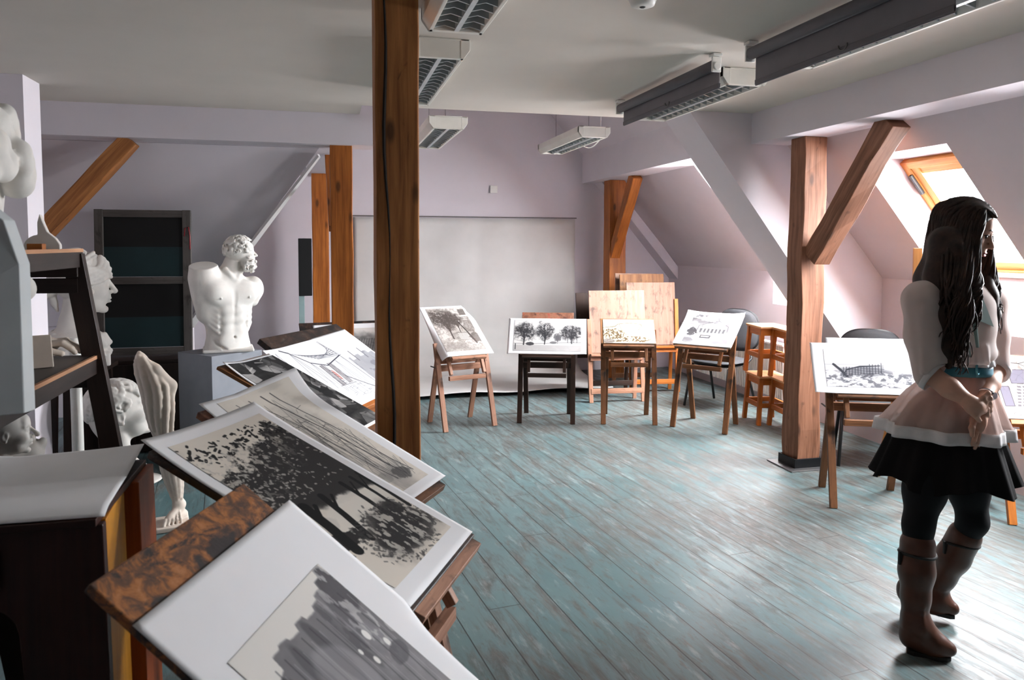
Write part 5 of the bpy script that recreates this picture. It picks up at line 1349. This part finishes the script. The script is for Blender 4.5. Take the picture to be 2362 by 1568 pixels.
t = tag(MB().poly([(x, -.05, z) for x, z in og], (0, .16, 0)).build('plaster_moulding', M_pl, bevel=.003), 'white plaster moulding piece with a pointed crest on the top shelf', 'plaster cast', 'plaster casts'); t.location = (-1.035, 3.16, 1.523); t.rotation_euler = (0, 0, R_(15))
t = tag(MB().box((0, 0, .011), (.05, .04, .022)).build('wood_block', M_e_orange, bevel=.002), 'tiny brown wooden block beside the pointed plaster moulding', 'block'); t.location = (-1.012, 3.04, 1.523)
# ------------------------------------------------------------------ the woman walking past the easels
D0 = 2.92
def W(u, v, dy=0.):
    return np.array([((u-1181)*(D0+dy)-999*D0)/1734., dy, 1.55-(v-564)*(D0+dy)/1734.])
M_skin = plain('skin', rgb(205, 160, 138), .5, var=.04, spec=.35)
M_lips = plain('lips', rgb(170, 92, 90), .4)
def cloth(name, c, transl=.3, alpha=1., rough=.85, scale=40, bump=.1):
    t = NT(name); t.b.inputs['Roughness'].default_value = rough; t.b.inputs['Specular IOR Level'].default_value = .15
    k = t.noise(t.coord(), scale, 4.); t.base(t.ramp(k, [(.3, tuple(x*.92 for x in c[:3])+(1,)), (.7, c)])); t.bump(k, bump, .003)
    tr = t.node('ShaderNodeBsdfTranslucent'); tr.inputs['Color'].default_value = c
    m = t.node('ShaderNodeMixShader'); m.inputs[0].default_value = transl; t.link(t.b.outputs[0], m.inputs[1]); t.link(tr.outputs[0], m.inputs[2]); out = m.outputs[0]
    if alpha < 1:
        tp = t.node('ShaderNodeBsdfTransparent'); m2 = t.node('ShaderNodeMixShader'); m2.inputs[0].default_value = alpha
        t.link(tp.outputs[0], m2.inputs[1]); t.link(out, m2.inputs[2]); out = m2.outputs[0]
    t.link(out, t.out.inputs['Surface']); return t.m
M_blouse = cloth('sheer_blouse', rgb(232, 222, 218), .35, .92, scale=14, bump=.5)
M_peplum = cloth('sheer_peplum', rgb(226, 204, 196), .4, .56)
M_hem = cloth('white_hem', rgb(240, 238, 238), .3)
M_skirt = cloth('black_skirt', rgb(24, 21, 22), .05, scale=60)
M_tights = plain('black_tights', rgb(14, 14, 17), .7, spec=.25)
M_boot = plain('brown_leather', rgb(84, 48, 32), .38, var=.12, scale=14, bump=.08)
M_sole = plain('boot_sole', rgb(26, 20, 18), .7)
M_belt = plain('teal_belt', rgb(58, 128, 148), .5, var=.05)
M_silver = plain('silver', rgb(220, 220, 224), .2, metallic=1.)
M_scarf = cloth('grey_green_collar', rgb(150, 166, 162), .3)
def hair_mat():
    t = NT('dark_brown_hair'); uv = t.coord('UV'); n = t.noise(t.coord(), 30., 4.)
    t.base(t.ramp(n, [(.3, rgb(26, 17, 14)), (.7, rgb(58, 36, 26))])); t.b.inputs['Roughness'].default_value = .55
    t.b.inputs['Specular IOR Level'].default_value = .3; return t.m
M_hair = hair_mat()
M_hair2 = plain('brown_hair_ends', rgb(112, 72, 46), .5, var=.2, scale=30)

woman = thing('person', 'woman in white blouse, blue belt, black skirt and brown boots, hands clasped', 'person', (2.331, 2.428, 0), R_(-13.84))

# body: one surface ------------------------------------------------
B = SDF((-.36, -.40, .02), (.36, .32, 1.74), .0062)
B.ell(W(2198, 960), (.150, .115, .12), k=.05).ell(W(2222, 852), (.096, .082, .10), k=.06).ell(W(2206, 752), (.132, .102, .155), k=.06)
B.ell(W(2206, 690), (.125, .085, .07), k=.06)
sR, sL = W(2128, 690, -.07), W(2284, 697, .07); eR, eL = W(2146, 858, -.09), W(2306, 850, .02); wR, wL = W(2247, 928, -.20), W(2281, 925, -.15)
B.path([W(2190, 672, -.02), sR], [.05, .052], k=.05).path([W(2222, 672, .02), sL], [.05, .05], k=.05)
B.path([sR, (sR+eR)/2, eR, eR*.45+wR*.55, wR], [.052, .045, .038, .036, .025], k=.02)
B.path([sL, (sL+eL)/2, eL, eL*.5+wL*.5, wL], [.050, .043, .036, .033, .0235], k=.02)
B.path([W(2206, 668, .01), W(2228, 612, -.01)], [.052, .047], k=.04)
for hp, kn, an in ((W(2172, 1000, -.03), W(2140, 1228, -.10), W(2143, 1450, -.14)), (W(2232, 1000, .03), W(2266, 1212, .0), W(2178, 1388, .13))):
    B.path([hp, (hp+kn)/2, kn, kn*.55+an*.45, an], [.080, .066, .046, .042, .030], k=.03)
HS = .222; YAW, PIT = R_(-46), R_(17)
HM = np.array((Matrix.Rotation(YAW, 3, 'Z') @ Matrix.Rotation(PIT, 3, 'Y')).to_4x4().to_3x3())
nose_tip = W(2291, 570, -.06); HO = nose_tip-HS*(HM @ np.array((.50, 0, .37)))
head(Xf(B, HO, HS, HM), nose=.95)
P1, F1 = B.mesh(); P1 = smooth_mesh(P1, F1, 1)
# hands: finer grid, joined into the same mesh
Hd = SDF((-.06, -.34, .66), (.22, -.03, 1.03), .0030)
Hd.path([eR*.3+wR*.7, wR], [.030, .0245], k=.01); Hd.path([eL*.4+wL*.6, wL, W(2279, 948, -.155)], [.028, .0235, .0225], k=.01)
pc = W(2262, 940, -.212)                                   # right palm laid over the left wrist
Hd.ell(pc, (.041, .020, .034), (0, R_(20), 0), k=.012).rc(wR, pc, .024, .026, k=.014)
for j, (u0, v0, u1, v1, u2, v2) in enumerate(((2280, 918, 2295, 908, 2297, 926), (2284, 928, 2300, 919, 2302, 938), (2284, 939, 2300, 931, 2301, 949), (2282, 951, 2295, 945, 2296, 960))):
    r = .0088-.0004*j
    Hd.path([pc*.35+W(u0, v0, -.215)*.65, W(u0, v0, -.213), W(u1-4, v1, -.205), W(u2-4, v2, -.175), W(u2-9, v2+5, -.150)], [r*1.15, r*1.1, r, r*.95, r*.8], k=.004)
Hd.path([W(2252, 938, -.222), W(2262, 958, -.222), W(2273, 972, -.208)], [.0125, .011, .0085], k=.006)
lp = W(2270, 975, -.165); Hd.ell(lp, (.026, .036, .046), (0, R_(10), 0), k=.012).rc(W(2279, 948, -.155), lp, .022, .024, k=.012)
for j, (u1, v1, u2, v2, dy) in enumerate(((2266, 1008, 2262, 1030, -.190), (2272, 1012, 2269, 1038, -.178), (2277, 1011, 2276, 1035, -.160), (2281, 1005, 2281, 1024, -.143))):
    r = .0086-.0004*(j == 3)
    a = lp+(W(u1, v1, dy)-lp)*.35; Hd.path([a, W(u1, v1-6, dy), W((u1+u2)/2-1, (v1+v2)/2, dy-.006), W(u2-4, v2, dy+.006)], [r*1.2, r*1.1, r, r*.75], k=.003)
Hd.path([W(2262, 968, -.185), W(2256, 990, -.205), W(2258, 1008, -.205)], [.0115, .0105, .008], k=.005)
P2, F2 = Hd.mesh(); P2 = smooth_mesh(P2, F2, 1)
body = quads('body', np.concatenate([P1, P2]), np.concatenate([F1, F2+len(P1)]), M_skin, woman)
m = MB()
Xl = lambda c: HO+HS*(HM @ np.array(c))
m.tube([Xl((.398, y, .247-.03*abs(y)*3)) for y in (-.085, -.045, 0, .045, .085)], [.002, .0042, .0045, .0042, .002], 8); m.tube([Xl((.394, y, .198+.25*y*y)) for y in (-.08, -.04, 0, .04, .08)], [.002, .0048, .0052, .0048, .002], 8)
m.build('lips', M_lips, woman, smooth=True)
M_eye = plain('eye_dark', rgb(34, 24, 22), .25)
m = MB()
for s in (-1, 1):
    m.tube([Xl((.362, s*.062, .532)), Xl((.378, s*.12, .556)), Xl((.332, s*.195, .535))], [.0012, .0026, .0014], 6)
    m.tube([Xl((.392, s*.035, .618)), Xl((.378, s*.12, .645)), Xl((.318, s*.215, .615))], [.002, .0036, .0014], 6)
m.build('lashes_and_brows', M_eye, woman, smooth=True)
m = MB()
for s in (-1, 1): m.lathe([(.001, .0), (.0125, .0006), (.0125, .001), (.001, .0012)], n=14)
m = MB()
for s in (-1, 1):
    c = Vector(Xl((.352, s*.122, .524))); n = Vector(HM @ np.array((1, s*.12, 0))).normalized(); m.tube([c, c+n*.003], [.0085, .0055], 12)
m.build('irises', M_eye, woman, smooth=True)

# legs and boots
T = SDF((-.30, -.30, .02), (.30, .30, .95), .0055)
lg = ((W(2166, 1040, -.04), W(2140, 1222, -.10), W(2140, 1455, -.14)), (W(2236, 1040, .04), W(2268, 1212, .0), W(2180, 1388, .13)))
for hp, kn, an in lg: T.path([hp, hp*.45+kn*.55, kn, kn*.6+an*.4, an], [.084, .074, .052, .048, .034], k=.03)
T.box((0, 0, 1.2), (1, 1, 1.2-float(W(2190, 1030)[2])), op='s')
sculpt('tights', T, M_tights, woman)
def boot(kn, an, heel, toe, fl, strap):
    S = SDF(np.minimum(np.minimum(kn, an), np.minimum(heel, toe))-.12, np.maximum(np.maximum(kn, an), np.maximum(heel, toe))+.10, .0048)
    top = kn*.80+an*.20
    ax = (an-kn)/np.linalg.norm(an-kn)
    S.path([top, kn*.52+an*.48, kn*.25+an*.75, an], [.062, .062, .050, .044], k=.02)
    for q in range(5): S.path([an-ax*(.075-.022*q)+np.array((.044, -.005, 0)), an-ax*(.07-.022*q)+np.array((0, -.046, .004)), an-ax*(.078-.022*q)+np.array((-.04, -.012, 0))], .0065, k=.010)
    bl = heel*.40+toe*.60
    S.path([an, heel+(0, 0, .035)], [.045, .036], k=.03); S.path([an*.55+bl*.45, bl+(0, 0, .012), toe+(0, 0, .004)], [.044, .038, .026], k=.04); S.path([heel, bl], [.034, .036], k=.03)
    lim = SDF; S.box((0, 0, fl-.5), (2, 2, .5+.012), op='s') if fl is not None else None
    S.box(top-ax*.115, (.14, .14, .075), tuple(Vector((0, 0, -1)).rotation_difference(Vector(ax)).to_euler()), op='s')
    o = sculpt('boot', S, M_boot, woman)
    m = MB(); pts = [heel+(toe-heel)*k for k in (-.08, .1, .4, .7, .95, 1.06)]
    d = (toe-heel)/np.linalg.norm(toe-heel); n = np.array((-d[1], d[0], 0)); n /= np.linalg.norm(n)
    z = (fl if fl is not None else 0)
    o1 = [p+n*w for p, w in zip(pts, (.022, .032, .030, .042, .032, .012))]; o2 = [p-n*w for p, w in zip(pts, (.022, .032, .028, .036, .026, .012))][::-1]
    base = [Vector((p[0], p[1], p[2]-.034)) for p in o1+o2] if fl is None else [Vector((p[0], p[1], fl)) for p in o1+o2]
    m.poly(base, (0, 0, .016)); 
    hb = heel+np.array((0, 0, -.034)) if fl is None else np.array((heel[0], heel[1], fl))
    m.build('sole', M_sole, o, bevel=.003)
    s = MB(); c = top+ax*.030
    s.tube([c+np.array((.063*cos(a), .063*sin(a), .004*sin(2*a))) for a in np.linspace(0, 2*pi, 25)], .006, 6); s.build('strap', M_sole, o, smooth=True)
    b = MB(); b.box(c+np.array((-.066, -.005, -.02)), (.016, .014, .05)); b.build('tab', M_sole, o, bevel=.002)
    return o
boot(lg[0][1], lg[0][2], W(2130, 1508, -.135)*np.array((1, 1, 0))+np.array((0, 0, .05)), W(2224, 1520, -.19)*np.array((1, 1, 0))+np.array((0, 0, .036)), .0, 1)
boot(lg[1][1], lg[1][2], W(2118, 1390, .15), W(2228, 1426, .08)+np.array((0, 0, .0)), None, 0)

# garments as folded shells -----------------------------------------
def shell(name, mat, rings, folds, nu=96, nv=24, th=.0016, parent=woman, phase=0., hemjit=0.):
    """rings: list of (centre, half width along the shoulders, half depth); the ring lies level and is turned with the body"""
    ya = R_(-28)
    def fn(u, v):
        q = v*(len(rings)-1); i = min(int(q), len(rings)-2); f = q-i; f = f*f*(3-2*f) if len(rings) > 2 else f
        c = rings[i][0]*(1-f)+rings[i+1][0]*f; a = rings[i][1]*(1-f)+rings[i+1][1]*f; b = rings[i][2]*(1-f)+rings[i+1][2]*f
        t = 2*pi*u; k = 1+folds(t, v); x, y = a*k*cos(t), b*k*sin(t)
        return Vector((c[0]+x*cos(ya)-y*sin(ya), c[1]+x*sin(ya)+y*cos(ya), c[2]+hemjit*v*v*sin(5*t+1)))
    o = MB().grid(fn, nu, nv).build(name, mat, parent, smooth=True)
    s = o.modifiers.new('solid', 'SOLIDIFY'); s.thickness = th; return o
fold = lambda n, a, p=0.: (lambda t, v: a*v*(sin(n*t+p)+.5*sin((n*2+1)*t+1.7*p+v)))
shell('skirt', M_skirt, [(W(2200, 935), .135, .11), (W(2196, 1000), .185, .15), (W(2195, 1112), .250, .20)], fold(9, .075, .5), hemjit=.018)
shell('peplum', M_peplum, [(W(2222, 858), .096, .086), (W(2205, 905), .148, .125), (W(2190, 985), .218, .175)], fold(8, .075, 1.2))
def hem_fold(t, v): return .075*(sin(8*t+1.2)+.5*sin(17*t+1.7*1.2+1))
shell('hem_band', M_hem, [(W(2190, 976), .219, .176), (W(2189, 1004), .226, .182)], hem_fold, nv=4, th=.003)
# upper blouse: bloused bodice and elbow sleeves in one surface
Bl = SDF((-.36, -.36, .95), (.36, .32, 1.48), .0052)
Bl.ell(W(2207, 752), (.150, .120, .150), k=.05).ell(W(2208, 695), (.135, .095, .08), k=.05).ell(W(2218, 812), (.135, .115, .062), k=.04)
Bl.path([W(2186, 668, -.02), sR], [.050, .064], k=.05).path([W(2224, 668, .02), sL], [.045, .060], k=.05)
fR = eR*.90+wR*.10; fL = eL*.96+wL*.04
Bl.path([sR, sR*.5+eR*.5+np.array((-.006, 0, 0)), fR], [.066, .060, .060], k=.03); Bl.path([sL, sL*.5+eL*.5, fL], [.062, .055, .052], k=.03)
g = np.random.default_rng(3)
for q in range(9):                                          # gathered folds above the belt and down the sleeve
    u = 2150+16*q; Bl.rc(W(u, 790+6*(q % 3), -.10), W(u+6, 835, -.115), .010, .013, k=.014)
for q in range(5): Bl.rc(sR*.9+eR*.1+np.array((-.03+.016*q, -.056, 0)), eR+np.array((-.04+.02*q, -.052, .01)), .008, .012, k=.014)
Bl.rc(fR+(fR-eR)*.2, wR, .046, .040, k=.004, op='s'); Bl.rc(fL, wL, .040, .036, k=.004, op='s')
Bl.box(W(2220, 875), (.13, .13, .052), op='s'); Bl.ell(W(2226, 640, -.02), (.060, .066, .055), k=.01, op='s')
cutR = eR*.62+wR*.38; Bl.rc(cutR, wR, .075, .06, op='s'); cutL = eL*.62+wL*.38; Bl.rc(cutL, wL, .066, .06, op='s')
sculpt('blouse', Bl, M_blouse, woman)
def cuff(e, w, r, k):
    ax = (w-e)/np.linalg.norm(w-e); c = e*(1-k)+w*k; q = Vector((0, 0, 1)).rotation_difference(Vector(ax)); m = MB()
    m.grid(lambda u, v: Vector(c)+q @ Vector((r*(1+.03*sin(7*2*pi*u))*cos(2*pi*u), r*sin(2*pi*u), -.022*v)), 40, 3)
    o = m.build('cuff', M_hem, woman, smooth=True); s = o.modifiers.new('solid', 'SOLIDIFY'); s.thickness = .004; s.offset = 0
cuff(eR, wR, .060, .20); cuff(eL, wL, .052, .10)
shell('waist_frill', M_hem, [(W(2220, 818), .108, .096), (W(2221, 838), .116, .104)], lambda t, v: .05*sin(14*t)*(.4+.6*v), nv=6, th=.003)
bt = shell('belt', M_belt, [(W(2222, 837), .106, .095), (W(2222, 861), .108, .097)], lambda t, v: 0., nv=3, th=.005)
bc = W(2265, 848, -.108); nrm = Vector((.62, -.78, 0)).normalized(); tx = Vector((0, 0, 1)).cross(nrm)
MB().tube([Vector(bc)+tx*(.015*cos(a))+Vector((0, 0, .026*sin(a))) for a in np.linspace(0, 2*pi, 25)], .0042, 8).build('buckle', plain('buckle_blue', rgb(96, 176, 196), .25, metallic=.5), bt, smooth=True)
# silver watch on the clasped wrist
ax = (wL-eL)/np.linalg.norm(wL-eL); q = Vector((0, 0, 1)).rotation_difference(Vector(ax)); c = Vector(eL*.16+wL*.84)
o = MB().tube([c+q @ Vector((.0265*cos(a), .0265*sin(a), 0)) for a in np.linspace(0, 2*pi, 25)], .0052, 8).build('watch', M_silver, woman, smooth=True)
f = c+Vector((.012, -.026, .004)); MB().tube([f, f+Vector((.003, -.007, 0))], .013, 16).build('watch_face', M_silver, o)
# collar, ties
m = MB()
def flap(pts, t=(.0, -.004, 0)): m.poly([Vector(W(*p)) for p in pts], t)
flap([(2238, 668, -.10), (2262, 672, -.112), (2296, 752, -.10), (2262, 738, -.128), (2244, 700, -.125)])
flap([(2212, 662, -.105), (2232, 668, -.115), (2236, 720, -.135), (2216, 712, -.132)])
m.tube([W(2234, 690, -.13), W(2226, 730, -.146), W(2236, 780, -.140), W(2244, 822, -.128)], [.010, .008, .007, .006], 8); m.tube([W(2240, 690, -.13), W(2252, 740, -.142), W(2262, 800, -.128)], [.009, .008, .006], 8)
m.build('collar_tie', M_scarf, woman, smooth=False)

# hair: solid masses under many wavy strands
Hr = SDF((-.22, -.30, .98), (.28, .24, 1.86), .0058); XH = Xf(Hr, HO, HS, HM)
XH.ell((-.10, 0, .63), (.48, .40, .44), k=.03).ell((-.24, 0, .36), (.36, .37, .42), k=.05)
XH.ell((.44, -.03, .32), (.28, .29, .56), k=.02, op='s')
def hp_(u, v, dy): return W(u, v, dy)
Hr.path([hp_(2186, 560, -.03), hp_(2176, 640, -.06), hp_(2180, 720, -.10), hp_(2190, 800, -.12), hp_(2196, 845, -.125)], [.070, .062, .050, .038, .012], k=.04)
Hr.path([hp_(2170, 580, .03), hp_(2152, 645, .05), hp_(2158, 700, .05), hp_(2172, 770, .05)], [.06, .062, .055, .035], k=.04)
Hr.path([hp_(2204, 570, -.10), hp_(2212, 640, -.125), hp_(2214, 720, -.135), hp_(2220, 790, -.135)], [.026, .026, .028, .018], k=.03)
Hr.path([hp_(2270, 632, .03), hp_(2280, 680, -.02), hp_(2292, 725, -.03), hp_(2300, 752, -.03)], [.030, .034, .028, .012], k=.02)
hair = sculpt('hair', Hr, M_hair, woman)
m = MB(); m2 = MB(); g = np.random.default_rng(21)
def strand(ctrl, amp, wl, r, ph, n=26):
    C_ = [Vector(c) for c in ctrl]; pts = []; L = len(C_)-1
    for i in range(n+1):
        q = i/n*L; k = min(int(q), L-1); f = q-k; f = f*f*(3-2*f) if False else f
        p0 = C_[max(k-1, 0)]; p1 = C_[k]; p2 = C_[k+1]; p3 = C_[min(k+2, L)]
        p = .5*((2*p1)+(p2-p0)*f+(2*p0-5*p1+4*p2-p3)*f*f+(3*p1-p0-3*p2+p3)*f**3)
        w_ = amp*min(1, (i/n)*1.6)**1.5; s = i/n*wl*2*pi+ph
        pts.append(p+Vector((w_*sin(s), w_*.6*cos(s), w_*.2*sin(2*s))))
    if g.random() < .13: m2.tube(pts[n//2:], [r*.9*(1-.75*(i/n)**3) for i in range(n//2, n+1)], 5)
    m.tube(pts, [r*(1-.75*(i/n)**3) for i in range(n+1)], 5)

def part(t): return np.array(Xl((-.08+.50*sin(t), .02, .63+.455*cos(t))))
for j in range(260):                                       # near side: from the parting down over the ear to the wavy ends
    s = g.random(); t = -.95+2.0*s; a = part(t); ph = -(2.95-2.25*s**1.15)
    b = np.array(Xl(scalp(.75, ph*(.9 if s > .5 else 1), (-.08, 0, .62), (.51, .43, .455)))); c = np.array(Xl(scalp(1.42, ph, (-.09, 0, .58), (.50, .425, .47))))
    if s > .86: e = W(2248+g.uniform(-14, 12), g.uniform(690, 760), -.155); d = W(2252+g.uniform(-10, 6), 640, -.145)
    else:
        k = s/.86; e = W(2150+88*k+g.uniform(-14, 14), g.uniform(740, 872)-40*(1-k), .0-.165*min(1, k*1.6)+g.uniform(-.02, .02)); d = W(2130+104*k+g.uniform(-8, 8), 655, .045-.215*min(1, k*1.5))
    strand([a, b, c, d, d*.5+e*.5+np.array((0, -.014, 0)), e], g.uniform(.007, .018), g.uniform(2.4, 4.), g.uniform(.0045, .008), g.uniform(0, 6.3), 30)
for j in range(80):                                        # far side: over the temple into the lock curling on the collar
    s = g.random(); t = -.2+1.25*s; a = part(t); ph = 2.1-1.35*s
    b = np.array(Xl(scalp(.75, ph, (-.08, 0, .62), (.51, .43, .455)))); c = np.array(Xl(scalp(1.42, ph, (-.09, 0, .58), (.50, .425, .47))))
    e = W(2296+g.uniform(-20, 18), g.uniform(700, 772), -.03+g.uniform(-.03, .03)); strand([a, b, c, W(2284+g.uniform(-14, 14), 640, .0), W(2286+g.uniform(-14, 20), 690, -.03), e], g.uniform(.007, .014), g.uniform(2.4, 3.6), g.uniform(.0035, .0065), g.uniform(0, 6.3), 30)
m.build('hair_strands', M_hair, hair, smooth=True)
m = m2; m.build('hair_ends', M_hair2, hair, smooth=True)
